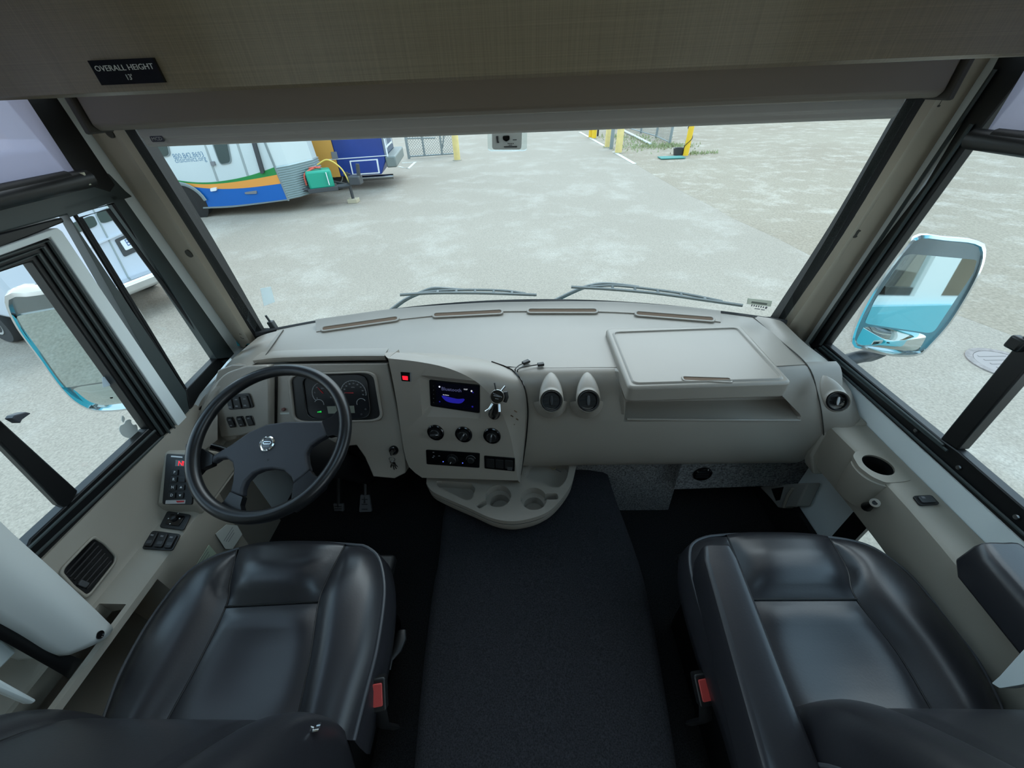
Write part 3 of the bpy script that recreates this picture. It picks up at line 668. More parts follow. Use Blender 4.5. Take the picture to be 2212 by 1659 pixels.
t = thing('washer_nozzle', 'small dark washer nozzle at the lower left corner of the windshield', 'nozzle', P(590, 712, y=1.30))
c = P(591, 706, y=1.30); B().box((c.x, c.y, c.z), (.022, .02, .05), Matrix.Rotation(R(-8), 3, 'Y')).obj('body', M['dkgrey'], t, bevel=.003)
B().tube([c+V((-.004, 0, .02)), c+V((-.010, 0, .05))], .004, 8).obj('tip', M['dkgrey'], t)
# ---------------------------------------------------------------- overhead panel, placard and roller shade
yv = .76
vb = [P(0, 198, y=yv).z, P(2212, 132, y=yv).z]; zv = sum(vb)/2
o = B().loft([[V((x, yv+.03, zv+.004)), V((x, yv+.004, zv)), V((x, yv, zv+.003)), V((x, yv-.012, zv+.2)), V((x, yv-.05, zv+.56))] for x in (-1.12, -.4, .4, 1.12)]).obj('overhead_panel', M['valance'], sm=30, solid=.006)
tag(o, 'brown woven-look overhead panel across the cab above the shade', 'panel')
VFr = Frame((0, yv-.001, zv+.0), (1, 0, 0), (0, -.06, 1))
plq = [VFr.ab(u, v) for u, v in [(197, 131), (337, 124), (361, 177), (226, 184)]]
x0 = (plq[0][0]+plq[3][0])/2; x1 = (plq[1][0]+plq[2][0])/2; z0 = (plq[2][1]+plq[3][1])/2; z1 = (plq[0][1]+plq[1][1])/2
t = thing('placard', 'black placard reading OVERALL HEIGHT 13 feet on the overhead panel', 'sign', VFr.p(x0, z0))
sgn = 1 if VFr.N.y < 0 else -1
B().fprism(VFr, [(x0, z0), (x1, z0), (x1, z1), (x0, z1)], 0, sgn*.0065).obj('plate', M['gloss'], t, sm=0)
M['pltext'] = mat('placard_lettering', (190, 186, 176), .5)
text('lettering', 'OVERALL HEIGHT', VFr, M['pltext'], t, (z1-z0)*.33, (x0+x1)/2, z0+(z1-z0)*.66, sgn*.007, fit=(x1-x0)*.9)
text('lettering', "13'", VFr, M['pltext'], t, (z1-z0)*.33, (x0+x1)/2, z0+(z1-z0)*.27, sgn*.007)
t = thing('windshield_shade', 'grey brown powered roller shade across the top of the windshield', 'roller shade', (0, 1.12, 1.5))
M['cass'] = mat('shade_cassette', (120, 110, 98), .45); M['bar'] = mat('shade_bar', (176, 172, 166), .45)
b = B(); zc = 1.488
b.prism([V((-1.0, 1.10, zc+.16)), V((-1.0, 1.10, zc+.012)), V((-1.0, 1.112, zc)), V((-1.0, 1.16, zc)), V((-1.0, 1.16, zc+.16))], (1.985, 0, 0)); b.obj('cassette', M['cass'], t, bevel=.004)
for x_ in (-1.012, .998): B().box((x_, 1.125, zc+.08), (.016, .07, .17)).obj('end_bracket', M['dash2'], t, bevel=.004)
zl, zr = P(320, 318, y=1.17).z, P(1930, 257, y=1.17).z; xl, xr = P(320, 318, y=1.17).x, P(1930, 257, y=1.17).x
b = B(); zz = (zl+zr)/2
b.prism([V((xl, 1.164, zz+.10)), V((xl, 1.162, zz+.022)), V((xl, 1.168, zz+.018)), V((xl, 1.168, zz+.006)), V((xl, 1.174, zz)), V((xl, 1.184, zz)), V((xl, 1.186, zz+.10))], (xr-xl, 0, 0)); br = b.obj('bottom_bar', M['bar'], t, bevel=.002)
c = P(340, 300, y=1.163); f = Frame((c.x, 1.1625, c.z), (1, 0, 0), (0, 0, 1))
pl = B().fprism(f, rrect(.034, .013, .003), 0, .001).obj('maker_plate', M['gloss'], br, sm=0); text('lettering', 'mco'.replace('o', 'D').upper(), f, M['bar'], br, .0105, 0, 0, .0011, sxs=1.2)
# ---------------------------------------------------------------- side windows
def side(sd):
    X = sd*1.114; out = sd*.026
    def pr(b, px, th=out, x=X): b.prism([P(u, v, x=x) for u, v in px], (th, 0, 0)); return b
    return pr, X
# left: front quarter light, sliding driver window, header
pr, X = side(-1)
t = thing('window_2', 'black framed driver side window with front quarter light and slider', 'window', (X, .8, .75)); struct(t)
M['frame2'] = mat('window_frame_grey', (60, 68, 68), .4)
b = B(); pr(b, [(-40, 452), (236, 374), (272, 412), (288, 425), (250, 436), (-60, 520)]); b.obj('header_rail', M['frame2'], t, bevel=.004)
b = B(); pr(b, [(-60, 520), (135, 470), (140, 480), (-60, 560)]); b.obj('header_lip', M['frame'], t, bevel=.003)
b = B(); pr(b, [(137, 447), (258, 408), (272, 426), (252, 434), (160, 466), (150, 470)]); pr(b, [(137, 447), (150, 468), (402, 846), (412, 905), (404, 925)]); 
pr(b, [(238, 424), (262, 420), (506, 764), (486, 786), (468, 775)]); b.obj('quarter_frame', M['frame2'], t, bevel=.003)
b = B(); pr(b, [(468, 774), (500, 770), (432, 852), (412, 888), (402, 842)]); b.obj('quarter_sill', M['frame'], t, bevel=.002)
gx = sd_ = -1.142
# glazing seals
b = B(); b.tube([P(u, v, x=-1.125) for u, v in [(172, 470), (232, 452), (470, 775), (402, 845)]], .006, 8, closed=True); b.tube([P(u, v, x=-1.12) for u, v in [(161, 463), (243, 440), (482, 774), (405, 862)]], .005, 8, closed=True); b.obj('quarter_seal', M['rubber'], t)
B().prism([P(u, v, x=-1.14) for u, v in [(160, 460), (250, 435), (485, 780), (404, 862)]], (-.005, 0, 0)).obj('quarter_glass', M['sglass'], t, sm=0)
# driver slider
b = B(); pr(b, [(-70, 560), (124, 492), (135, 500), (420, 925), (408, 948), (395, 935), (110, 512), (-70, 578)], -.03, -1.106); b.obj('pale_surround', M['paint'], t, bevel=.002)
b = B(); pr(b, [(-70, 580), (110, 513), (396, 936), (372, 962), (322, 925), (70, 565), (-70, 612)], -.03); b.obj('slider_frame', M['frame'], t, bevel=.003)
b = B()
for q in ([(104, 520), (386, 940)], [(92, 533), (372, 945)], [(82, 548), (350, 938)]): b.tube([P(u, v, x=-1.110) for u, v in [(-70, q[0][1]+60), q[0], q[1]]], .0045, 6)
b.obj('frame_ribs', M['frame2'], t)
b = B(); pr(b, [(322, 925), (372, 962), (395, 940), (420, 930), (80, 1240), (40, 1225), (65, 1165)], -.03); b.obj('sill_rail', M['frame'], t, bevel=.003)
b = B()
for q in ([(335, 930), (45, 1200)], [(352, 943), (60, 1215)], [(376, 950), (70, 1232)]): b.tube([P(u, v, x=-1.112) for u, v in q], .004, 6)
b.obj('sill_ribs', M['frame2'], t)
B().prism([P(u, v, x=-1.14) for u, v in [(-120, 590), (75, 565), (330, 930), (-150, 1370)]], (-.005, 0, 0)).obj('slider_glass', M['sglass'], t, sm=0)
b = B(); pr(b, [(-60, 875), (0, 905), (170, 1060), (150, 1100), (128, 1090), (0, 958), (-60, 935)], -.02); b.obj('slider_post', M['frame'], t, bevel=.004)
c = P(22, 902, x=-1.108); q = [(8, 905), (14, 897), (38, 890), (50, 893), (30, 907), (26, 915)]
b = B(); pr(b, q, .02, -1.106); b.obj('latch', mat('latch_plastic', (70, 72, 80), .4), t, bevel=.002)
b = B(); pr(b, [(-260, 500), (-40, 440), (-40, 560), (-160, 1300), (-260, 1400)], -.03); b.obj('rear_post', M['frame'], t)
o = B().prism([P(u, v, x=-1.138) for u, v in [(221, 815), (235, 812), (238, 833), (223, 837)]], (-.0012, 0, 0)).obj('sticker', trans('sticker_clear', (214, 220, 224)), sm=0); tag(o, 'small pale blank sticker on the driver window in front of the left mirror', 'sticker')
# the fruit shaped sticker on the slider glass
f = Frame(P(276, 925, x=-1.1395), (0, 1, 0), (0, 0, 1)); 
if f.N.x < 0: f = Frame(P(276, 925, x=-1.1395), (0, -1, 0), (0, 0, 1))
S_ = .034
ap = [(0, .52), (.22, .62), (.48, .56), (.64, .40), (.5, .18), (.5, -.08), (.7, -.26), (.56, -.62), (.3, -.88), (0, -.80), (-.3, -.88), (-.58, -.58), (-.72, -.1), (-.62, .36), (-.36, .6)]
sg = 1 if f.A.y > 0 else -1
o = B().fprism(f, [(sg*x*S_, y*S_) for x, y in cat2(ap, 60, True)], .0003, .0012).obj('decal', mat('decal_white', (200, 206, 202), .6), sm=0)
lf = B().fprism(f, [(sg*x*S_, y*S_) for x, y in cat2([(.02, .68), (.08, .95), (.34, 1.16), (.36, .9), (.2, .72)], 20, True)], .0003, .0012).obj('leaf', mat('decal_leaf', (200, 206, 202), .6), o, sm=0)
tag(o, 'pale fruit silhouette decal with a leaf low on the driver window glass', 'decal')
# right window
pr, X = side(1)
t = thing('window_3', 'black framed passenger side window with a sliding pane post', 'window', (X, .8, .75)); struct(t)
b = B(); pr(b, [(2190, 60), (2290, 60), (2080, 326), (1783, 744), (1752, 752), (1746, 742), (1844, 600), (1998, 398), (2121, 190), (2152, 131)]); b.obj('front_rail', M['frame'], t, bevel=.003)
b = B()
for q in ([(2150, 150), (1750, 742)], [(2100, 268), (1772, 745)]): b.tube([P(u, v, x=1.109) for u, v in q], .005, 6)
b.obj('frame_ribs', M['frame2'], t)
b = B(); pr(b, [(1783, 743), (2030, 947), (2070, 975), (2212, 1098), (2400, 1262), (2400, 1345), (2212, 1172), (1752, 752)]); b.prism([V((1.114, y, z)) for y, z in [(.45, .717), (.45, .772), (-.10, .772), (-.10, .717)]], (.026, 0, 0)); b.obj('sill_rail', M['frame'], t, bevel=.003)
b = B()
for q in ([(1777, 748), (2038, 962)], [(1771, 751), (2046, 974)], [(1760, 755), (2300, 1232)]): b.tube([P(u, v, x=1.110) for u, v in q], .004, 6)
b.obj('sill_ribs', M['frame2'], t)
sw = B()
for u, v in [(1979, 930), (2071, 1010), (2196, 1117)]:
    c = P(u, v, x=1.111); sw.lathe(Frame(c, (0, 1, 0), (0, 0, -1)) if Frame(c, (0, 1, 0), (0, 0, -1)).N.x < 0 else Frame(c, (0, 1, 0), (0, 0, 1)), [(.006, 0), (.005, .003), (.001, .004)], 12)
sw.obj('screws', M['steel'], t)
b = B(); pr(b, [(2030, 948), (2067, 972), (2240, 770), (2240, 690), (2212, 722)], .03); b.obj('slider_post', M['frame'], t, bevel=.004)
c = P(2198, 742, x=1.106); B().box(c, (.02, .03, .03)).obj('latch', M['frame'], t, bevel=.005)
B().prism([V((1.14, y, z)) for y, z in [(-.12, .70), (1.27, .70), (1.16, 1.68), (-.12, 1.68)]], (.005, 0, 0)).obj('slider_glass', M['sglass'], t, sm=0)
# roller shades on the side windows
def shademat():
    m = bpy.data.materials.new('sun_shade_mesh'); m.use_nodes = True; n = m.node_tree; n.nodes.clear()
    d = n.nodes.new('ShaderNodeBsdfDiffuse'); d.inputs[0].default_value = (*lin((176, 172, 184)), 1)
    tr = n.nodes.new('ShaderNodeBsdfTranslucent'); tr.inputs[0].default_value = (*lin((205, 202, 214)), 1)
    tp_ = n.nodes.new('ShaderNodeBsdfTransparent'); tp_.inputs[0].default_value = (.9, .88, .95, 1)
    m1 = n.nodes.new('ShaderNodeMixShader'); m1.inputs[0].default_value = .5; m2 = n.nodes.new('ShaderNodeMixShader'); m2.inputs[0].default_value = .3; o_ = n.nodes.new('ShaderNodeOutputMaterial')
    n.links.new(d.outputs[0], m1.inputs[1]); n.links.new(tr.outputs[0], m1.inputs[2]); n.links.new(m1.outputs[0], m2.inputs[1]); n.links.new(tp_.outputs[0], m2.inputs[2]); n.links.new(m2.outputs[0], o_.inputs[0])
    return m
M['mesh'] = shademat()
for sd in (-1, 1):
    if sd < 0:
        a, b_ = P(190, 385, x=-1.08), P(0, 425, x=-1.08)
    else:
        a, b_ = P(2100, 300, x=1.085), P(2212, 306, x=1.085)
    z_ = a.z; y0, y1 = a.y, -.2; x_ = a.x
    t = thing('roller_blind', 'grey mesh roller shade with black bottom tube on the %s side window' % ('driver' if sd < 0 else 'passenger'), 'roller shade', (x_, y0, z_), 'side window shades')
    rows = []
    for k in range(40):
        y = y0-.012-(y0-y1)*k/39; w_ = .006*math.sin(k*1.7)+.004*math.sin(k*.63)
        rows.append([V((x_+sd*(.012)+w_*(j/6), y, z_+(1.95-z_)*j/6)) for j in range(7)])
    B().loft(rows).obj('mesh_fabric', M['mesh'], t, solid=.0012)
    B().tube([V((x_, y0, z_)), V((x_, y1, z_))], .021, 14).obj('bottom_tube', M['frame'], t)
    B().tube([V((x_-sd*.004, y0-.05, z_+.012)), V((x_-sd*.004, y1, z_+.012))], .013, 10).obj('fabric_roll', M['rubber'], t)
    if sd < 0: B().tube([V((x_-sd*.012, y0-.02, z_+.016)), V((x_-sd*.012, y0-.022, z_-.012))], .0065, 10).obj('end_cap', mat('ivory_cap', (214, 212, 190), .5), t)
b = B(); b.prism([P(u, v, x=-1.112) for u, v in [(18, 190), (110, 190), (250, 400), (240, 415), (190, 400), (140, 340)]], (-.03, 0, 0)); b.obj('upper_front_rail', M['frame'], bpy.data.objects['window_2'], bevel=.003)
# ---------------------------------------------------------------- mirrors
M['satin'] = mat('satin_chrome', (150, 154, 156), .25, 1)
def mirror(px_head, y, glass_main, glass_low, arm, label, yawd, sd, pitchd=0):
    ctr = P(sum(p[0] for p in px_head)/len(px_head), sum(p[1] for p in px_head)/len(px_head), y=y)
    n_ = V((math.sin(R(yawd)), -math.cos(R(yawd)), math.tan(R(pitchd)))).normalized()
    A_ = V((0, 0, 1)).cross(n_); f = Frame(ctr, A_, n_.cross(A_))
    t = thing('side_mirror', label, 'mirror', ctr, 'exterior side mirrors')
    out = [f.ab(u, v) for u, v in px_head]; out = cat2(out, 60, True)
    cx_, cy_ = sum(p[0] for p in out)/60, sum(p[1] for p in out)/60
    sc = lambda k: [(cx_+(x-cx_)*k, cy_+(y_-cy_)*k) for x, y_ in out]
    b = B(); b.loft([[f.p(x, y_, c_) for x, y_ in sc(k)]+[f.p(*sc(k)[0], c_)] for k, c_ in ((.93, -.02), (.955, .004), (1.0, 0), (1.01, -.03), (.97, -.07), (.8, -.105), (.4, -.12), (.02, -.122))])
    b.obj('housing', M['chrome'], t, sm=50)
    B().fprism(f, sc(.95), -.03, -.012).obj('back_plate', M['satin'], t, sm=0)
    B().fprism(f, [(p.x, p.y) for p in rquad([f.ab(u, v) for u, v in glass_main], .1)], -.012, -.006).obj('main_glass', M['mirror'], t, sm=0)
    q = [(p.x, p.y) for p in rquad([f.ab(u, v) for u, v in glass_low], .22, 6)]
    mx_, my_ = sum(p[0] for p in q)/len(q), sum(p[1] for p in q)/len(q)
    b = B(); b.loft([[f.p(mx_+(x-mx_)*k, my_+(y_-my_)*k, -.012+.012*(1-k*k)) for x, y_ in q+q[:1]] for k in (1, .85, .65, .45, .25, .05)]); b.obj('convex_glass', M['mirror'], t, sm=60)
    B().tube(cat(arm, 20), .028, 12).obj('arm', M['dkgrey'], t)
    return t
mirror([(1990, 508), (2050, 513), (2108, 519), (2130, 535), (2118, 590), (2060, 690), (2010, 748), (1985, 768), (1930, 770), (1865, 756), (1841, 742), (1856, 690), (1900, 610), (1962, 528)], 1.45,
       [(1958, 548), (2112, 562), (2104, 590), (2016, 722), (1868, 700), (1890, 650)], [(1868, 705), (2006, 724), (1985, 762), (1960, 766), (1850, 752), (1852, 735)],
       [P(1905, 758, y=1.5), P(1880, 768, y=1.5), P(1840, 775, y=1.47), V((1.17, 1.42, .42))], 'chrome backed right side mirror reflecting the cyan coach side', -31, 1, 8)
mirror([(10, 640), (60, 632), (130, 625), (230, 640), (300, 700), (330, 790), (318, 850), (290, 882), (215, 890), (170, 875), (130, 838), (80, 770), (30, 700)], 1.2,
       [(28, 686), (150, 664), (262, 690), (312, 815), (280, 818), (140, 840), (125, 828)], [(150, 842), (300, 822), (308, 850), (285, 878), (215, 888), (180, 875)],
       [P(310, 830, y=1.25), V((-1.45, 1.3, .5)), V((-1.17, 1.4, .4))], 'left side mirror reflecting pale asphalt outside the driver window', 20, -1, -10)
# ================================================================ DASHBOARD
TZ = .832
dash = thing('dashboard', 'beige moulded full width dashboard below the windshield', 'dashboard', (0, 1.2, .42))
def PZ(px, z): return [P(u, v, z=z) for u, v in px]
# top pad
front = [(600, 710), (640, 700), (690, 690), (850, 668), (1000, 657), (1106, 653), (1300, 652), (1450, 661), (1560, 672), (1622, 681)]
back = [(572, 768), (640, 769), (740, 768), (835, 766), (900, 770), (1000, 778), (1120, 793), (1320, 793), (1600, 793), (1744, 787)]
F = cat(PZ(front, TZ), 60); K = cat(PZ(back, TZ), 60)
rows = [[p+V((0, .012, -.05)) for p in F], [p+V((0, .004, -.004)) for p in F]] + [[f.lerp(k, i/10)+V((0, 0, .004*math.sin(math.pi*i/10))) for f, k in zip(F, K)] for i in range(11)]
o = B().loft(rows).obj('top_pad', M['dash'], dash, sm=50)
# defroster strip: sloping shelf under the glass with four slots
lip = [(683, 716), (760, 703), (860, 690), (1000, 676), (1106, 672), (1300, 673), (1450, 682), (1557, 695)]
fr2 = [(681, 690), (760, 679), (850, 667), (1000, 656), (1106, 652), (1300, 651), (1450, 660), (1557, 671)]
L_ = cat(PZ(lip, TZ+.007), 50); G_ = cat(PZ(fr2, TZ+.026), 50)
o = B().loft([[p+V((0, -.004, -.012)) for p in L_], L_, [a.lerp(b, .15)+V((0, 0, -.004)) for a, b in zip(L_, G_)], [a.lerp(b, .85) for a, b in zip(L_, G_)], G_, [p+V((0, .01, -.03)) for p in G_]]).obj('defroster_strip', M['dash'], dash, sm=50)
M['slot'] = mat('defroster_slot_brown', (104, 82, 64), .8)
for q in ([(697, 711), (858, 688)], [(938, 681), (1083, 673.5)], [(1142, 671.5), (1288, 671.5)], [(1375, 677), (1540, 690)]):
    a, b = (P(u, v, z=TZ+.0105) for u, v in q); ax = b-a; f = Frame((a+b)/2, ax, V((0, 1, .25))); ln = ax.length
    if f.N.z < 0: f = Frame((a+b)/2, -ax, V((0, 1, .25)))
    s_ = B().fprism(f, rrect(ln, .017, .0083, 6), -.006, .0015).obj('defroster_slot', M['slot'], dash, sm=40)
    B().ring(f, rrect(ln+.016, .033, .016, 6), rrect(ln, .017, .0083, 6), -.006, .0035).obj('slot_rim', M['dash'], s_, bevel=.0015)
# passenger side face, with the open tray cut under the lid
prof = [(1.0, .832), (.975, .827), (.95, .805), (.93, .77), (.915, .725), (.905, .675), (.90, .62), (.898, .56), (.903, .505), (.915, .46), (.935, .432), (.975, .417), (1.06, .42)]
notch = [(1.0, .832), (1.002, .80), (1.0, .74), (.99, .692), (.955, .682), (.905, .675)]+prof[6:]
xl = -.02; xn = P(1352, 885, y=.92).x; xm = P(1727, 885, y=.92).x; xe = 1.0
rest_ = [(q.x, q.y) for q in resample([V((p[0], p[1], 0)) for p in [(.905, .672)]+[p for p in cat2(prof, 80) if p[1] < .668]], 25)]
def pl_(pr, x): return [V((x, y, z)) for y, z in cat2(prof[:6], 19)+rest_]
def pn_(x):
    a = cat2([(1.0, .832), (1.0, .79), (.998, .735), (.985, .692)], 12)+cat2([(.98, .69), (.955, .684), (.9055, .676)], 7)
    rest = rest_
    return [V((x, y, z)) for y, z in a+rest]
st = [pl_(prof, x) for x in (xl, xl+(xn-xl)*.3, xl+(xn-xl)*.6, xn-.012)]
lipn = pl_(prof, xn-.004); xt = P(1711, 830, z=.857).x-.006
def slant(pts, dx=0): return [V((xt+(xm-xt)*min(1, max(0, (.80-p.z)/.11))+dx, p.y, p.z)) for p in pts]
st += [lipn, pn_(xn), pn_((xn+xm)/2), slant(pn_(xm)), slant(pl_(prof, xm), .005), pl_(prof, (xm+xe)/2), pl_(prof, xe)]
B().loft(st).obj('passenger_face', M['dash'], dash, sm=42)
B().tube(cat([P(1354, 905, y=.906)+V((0, -.001, 0)), P(1540, 907, y=.904), P(1728, 908, y=.906)], 16), .004, 8).obj('tray_lip', M['dash'], dash)
# upright rib left of the lid
rb = [P(1322, 797, y=.99), P(1338, 800, y=.965), P(1342, 838, y=.925), P(1350, 868, y=.91), P(1351, 897, y=.90), P(1343, 897, y=.91), P(1328, 860, y=.935), P(1318, 830, y=.955)]
B().prism(rb, (0, .05, -.012)).obj('rib', M['dash'], dash, bevel=.006, seg=3)
# end caps
def cap(seam, outer, mids, name):
    S_ = cat(seam, 40); O_ = cat(outer, 40)
    rows = []
    for i in range(9):
        a = i/8; rows.append([s.lerp(o_, a)+V((0, -.018, .010))*math.sin(math.pi*a) for s, o_ in zip(S_, O_)])
    rows.append([p+V((0, .02, -.06)) for p in O_])
    return B().loft(rows).obj(name, M['dash'], dash, sm=50)
s0_, s1_ = P(1622, 681, z=TZ), P(1744, 787, z=TZ)
sr = [s0_, s0_.lerp(s1_, .5), s1_+V((0, 0, -.002)), P(1766, 850, y=.93), P(1776, 900, y=.905), P(1779, 950, y=.90), P(1770, 990, y=.92), P(1745, 1006, y=.95)]
outr = [P(1690, 694, z=TZ), P(1740, 742, z=TZ-.01), P(1797, 788, x=1.095), P(1838, 845, x=1.10), P(1852, 885, x=1.105), P(1857, 917, x=1.108), P(1822, 965, x=1.10), P(1780, 1005, x=1.08)]
cap(sr, outr, None, 'end_cap')
B().tube(cat([p+(CAM-p).normalized()*.004 for p in sr], 40), .0018, 6).obj('cap_seam', M['dash2'], dash)
sl = [P(612, 712, z=TZ), P(590, 745, z=TZ), P(573, 768, z=TZ), P(546, 788, z=.825), P(505, 806, z=.80), P(478, 833, z=.77), P(470, 862, z=.73), P(470, 905, z=.68), P(470, 950, z=.62)]
outl = [P(556, 729, z=TZ), P(523, 757, z=TZ), P(490, 788, x=-1.10), P(466, 822, x=-1.10), P(444, 862, x=-1.10), P(431, 893, x=-1.10), P(424, 925, x=-1.10), P(420, 960, x=-1.10), P(418, 1000, x=-1.10)]
cap(sl, outl, None, 'end_cap')
B().tube(cat([P(612, 713, z=TZ+.004), P(592, 742, z=TZ+.006), P(574, 767, z=TZ+.004)], 12), .0018, 6).obj('cap_seam', M['dash2'], dash)
# instrument hood lip
hb = cat([P(u, v, z=TZ) for u, v in [(548, 779), (600, 773), (700, 770), (780, 769), (832, 769)]], 30)
B().loft([[p+V((0, .05, .001)) for p in hb], [p+V((0, .006, .006)) for p in hb], [p+V((0, -.004, .003)) for p in hb], [p+V((0, -.004, -.014)) for p in hb], [p+V((0, .004, -.022)) for p in hb], [p+V((0, .06, -.026)) for p in hb]]).obj('instrument_hood', M['dash'], dash, sm=60)
# driver's side fascia
LF = Frame((0, 1.05, .78), (1, 0, 0), (0, .435, .9))
fas = [(470, 800), (500, 788), (545, 788), (836, 785), (852, 860), (866, 930), (874, 985), (876, 1022), (852, 1034), (806, 1030), (788, 988), (770, 962), (690, 970), (600, 990), (556, 1012), (440, 990), (432, 930)]
o = B().fprism(LF, [LF.ab(u, v) for u, v in fas], -.05, 0).obj('driver_fascia', M['dash'], dash, sm=30, bevel=.004)
pod = cat2([(471, 862), (478, 830), (500, 804), (545, 787)], 14)+[(590, 786), (594, 830), (594, 918)]+cat2([(594, 918), (560, 928), (520, 938), (490, 939)], 8)[1:]
o = B().fprism(LF, [LF.ab(u, v) for u, v in pod], -.01, .03).obj('switch_pod', M['dash'], dash, sm=30, bevel=.006, seg=3)
B().fprism(LF, [LF.ab(u, v) for u, v in [(490, 939), (520, 937), (518, 944), (500, 948)]], 0, .022).obj('pod_chin', M['dash'], dash, bevel=.003)
B().fprism(LF, [LF.ab(u, v) for u, v in [(595.5, 812), (600.5, 812), (599, 925), (593.5, 928)]], 0, .003).obj('fascia_gap', M['gloss'], dash)
# round eyeball vents in teardrop cowls
def vent(M_px, depth, apex, nrm, r, label, knob, sill=True):
    c = P(*M_px, **depth); n_ = V(nrm).normalized(); up = V((0, 0, 1)); A_ = up.cross(n_).normalized(); f = Frame(c, A_, n_.cross(A_))
    if f.N.dot(n_) < 0: raise RuntimeError('vent')
    rows = []; N = 14
    for i in range(N+1):
        t_ = i/N; rr = max(.002, r*1.18*math.sin(min(1, t_*1.02)*math.pi/2)**.72); q = apex.lerp(c-n_*.004, t_)
        fr_ = Frame(q, f.A, f.B); rows.append([fr_.p(rr*math.cos(2*math.pi*k/24), rr*math.sin(2*math.pi*k/24)) for k in range(25)])
    rows.append([f.p(r*1.10*math.cos(2*math.pi*k/24), r*1.10*math.sin(2*math.pi*k/24), .003) for k in range(25)])
    rows.append([f.p(r*1.0*math.cos(2*math.pi*k/24), r*1.0*math.sin(2*math.pi*k/24), -.002) for k in range(25)])
    B().loft(rows).obj('vent_cowl', M['dash'], dash, sm=60)
    # crescent sill below the mouth
    sk = []
    for i in range(7 if sill else 0):
        a = i/6; rr = r*(1.10+.55*a); q = Frame(c-n_*(.002+.03*a)+V((0, 0, -.006*a)), f.A, f.B); sk.append([q.p(rr*math.cos(R(180+180*k/20)), rr*math.sin(R(180+180*k/20))) for k in range(21)])
    if sill: B().loft(sk).obj('vent_sill', M['dash'], dash, sm=60)
    t = thing('air_vent', label, 'air vent', c, 'round dashboard air vents')
    B().lathe(f, [(r*.3, -.016), (r*.8, -.016), (r*.84, .002), (r*.93, .005), (r*.99, .002), (r*.99, -.012)], 32).obj('barrel', M['black'], t, sm=30)
    b = B()
    for k in (-1, 0, 1): b.box((0, k*r*.42, -.012), (r*1.5, .002, .012), fr=f)
    b.obj('louvres', M['black'], t)
    kb = B().fprism(f, [(x*r, y*r) for x, y in [(-.10, -.45), (.10, -.45), (.16, 0), (.10, .5), (-.10, .5), (-.16, 0)]], -.012, .006).obj('thumb_knob', knob, t, bevel=.002)
    return t, f
vent((1191, 866), dict(y=.884), P(1190, 804, z=.822), (0, -.8, .62), .0315, 'round black air vent on the dash face, left of the pair beside the centre console', M['black'])
vent((1271, 866), dict(y=.884), P(1268, 804, z=.822), (0, -.8, .62), .0315, 'round black air vent on the dash face, right of the pair nearer the glovebox lid', M['dkgrey'])
vent((1809, 867), dict(y=.852), P(1778, 812, z=.83), (-.25, -.78, .58), .027, 'round air vent with a grey knob in the right end of the dashboard', M['steel'], False)
vent((446, 890), dict(x=-1.085), P(455, 848, x=-1.085), (.35, -.8, .5), .024, 'round black air vent in the left end of the dashboard behind the wheel', M['black'], False)
# glovebox lid
zt = .857; LDf = Frame((0, 0, zt), (1, 0, 0), (0, 1, 0))
lid = [(1308, 709), (1600, 702), (1713, 826), (1358, 838)]
lt = thing('glovebox_lid', 'raised beige glovebox lid on top of the passenger dash', 'lid', P(1358, 838, z=zt-.058))
def lz(px, r, z, n=5): return [V((p.x, p.y, z)) for p in rquad([P(u, v, z=zt) for u, v in px], r, n)]
B().prism(lz(lid, .05, zt), (0, 0, -.056)).obj('lid_panel', M['dash'], lt, bevel=.008, seg=3, sm=35)
ins = [(1321, 718), (1594, 708), (1697, 821), (1366, 831)]
def shrink(pts, k):
    c = sum(pts, V((0, 0, 0)))/len(pts); return [c+(p-c)*k for p in pts]
q = lz(ins, .05, zt)
lp_ = B(); lp_.loft([shrink(q+q[:1], 1.0), [p+V((0, 0, .004)) for p in shrink(q+q[:1], .985)], [p+V((0, 0, .0045)) for p in shrink(q+q[:1], .97)], [p+V((0, 0, -.001)) for p in shrink(q+q[:1], .955)]])
lp_.m.faces.new([lp_.m.verts.new(p+V((0, 0, -.001))) for p in shrink(q, .955)])
lp_.obj('inset_edge', M['dash'], lt, sm=50)
a, b = P(1478, 821, z=zt), P(1579, 824.5, z=zt); f = Frame((a+b)/2+V((0, .006, 0)), b-a, (0, 1, 0))
hs = B().fprism(f, rrect((b-a).length, .016, .004, 4), 0, .001).obj('finger_slot', M['slot'], lt, sm=0)
B().ring(f, rrect((b-a).length+.01, .025, .008, 4), rrect((b-a).length, .016, .004, 4), -.002, .003).obj('slot_rim', M['dash'], hs, bevel=.001)
# ---------------------------------------------------------------- instrument cluster
cl = thing('instrument_cluster', 'black instrument cluster with dials behind the steering wheel', 'instrument cluster', LF.px(728, 860))
qo = [LF.ab(u, v) for u, v in [(630, 810), (808, 804), (825, 905), (640, 909)]]; qi = [LF.ab(u, v) for u, v in [(656, 812), (792, 808), (802, 901), (668, 904)]]
def rq(q, r, n=5): return [(p.x, p.y) for p in rquad(q, r, n)]
def sc2(q, k):
    cx_, cy_ = sum(p[0] for p in q)/len(q), sum(p[1] for p in q)/len(q); return [(cx_+(x-cx_)*k, cy_+(y-cy_)*k) for x, y in q]
B().ring(LF, rq(sc2(qo, 1.07), .16), rq(qo, .16), 0, .012).obj('bezel', M['dash'], cl, bevel=.004, seg=3)
B().fprism(LF, rq(qo, .16), 0, .003).obj('shroud', M['black'], cl, sm=0)
B().ring(LF, rq(sc2(qi, 1.03), .2), rq(qi, .2), .003, .010).obj('lens_rim', M['gloss'], cl, bevel=.002)
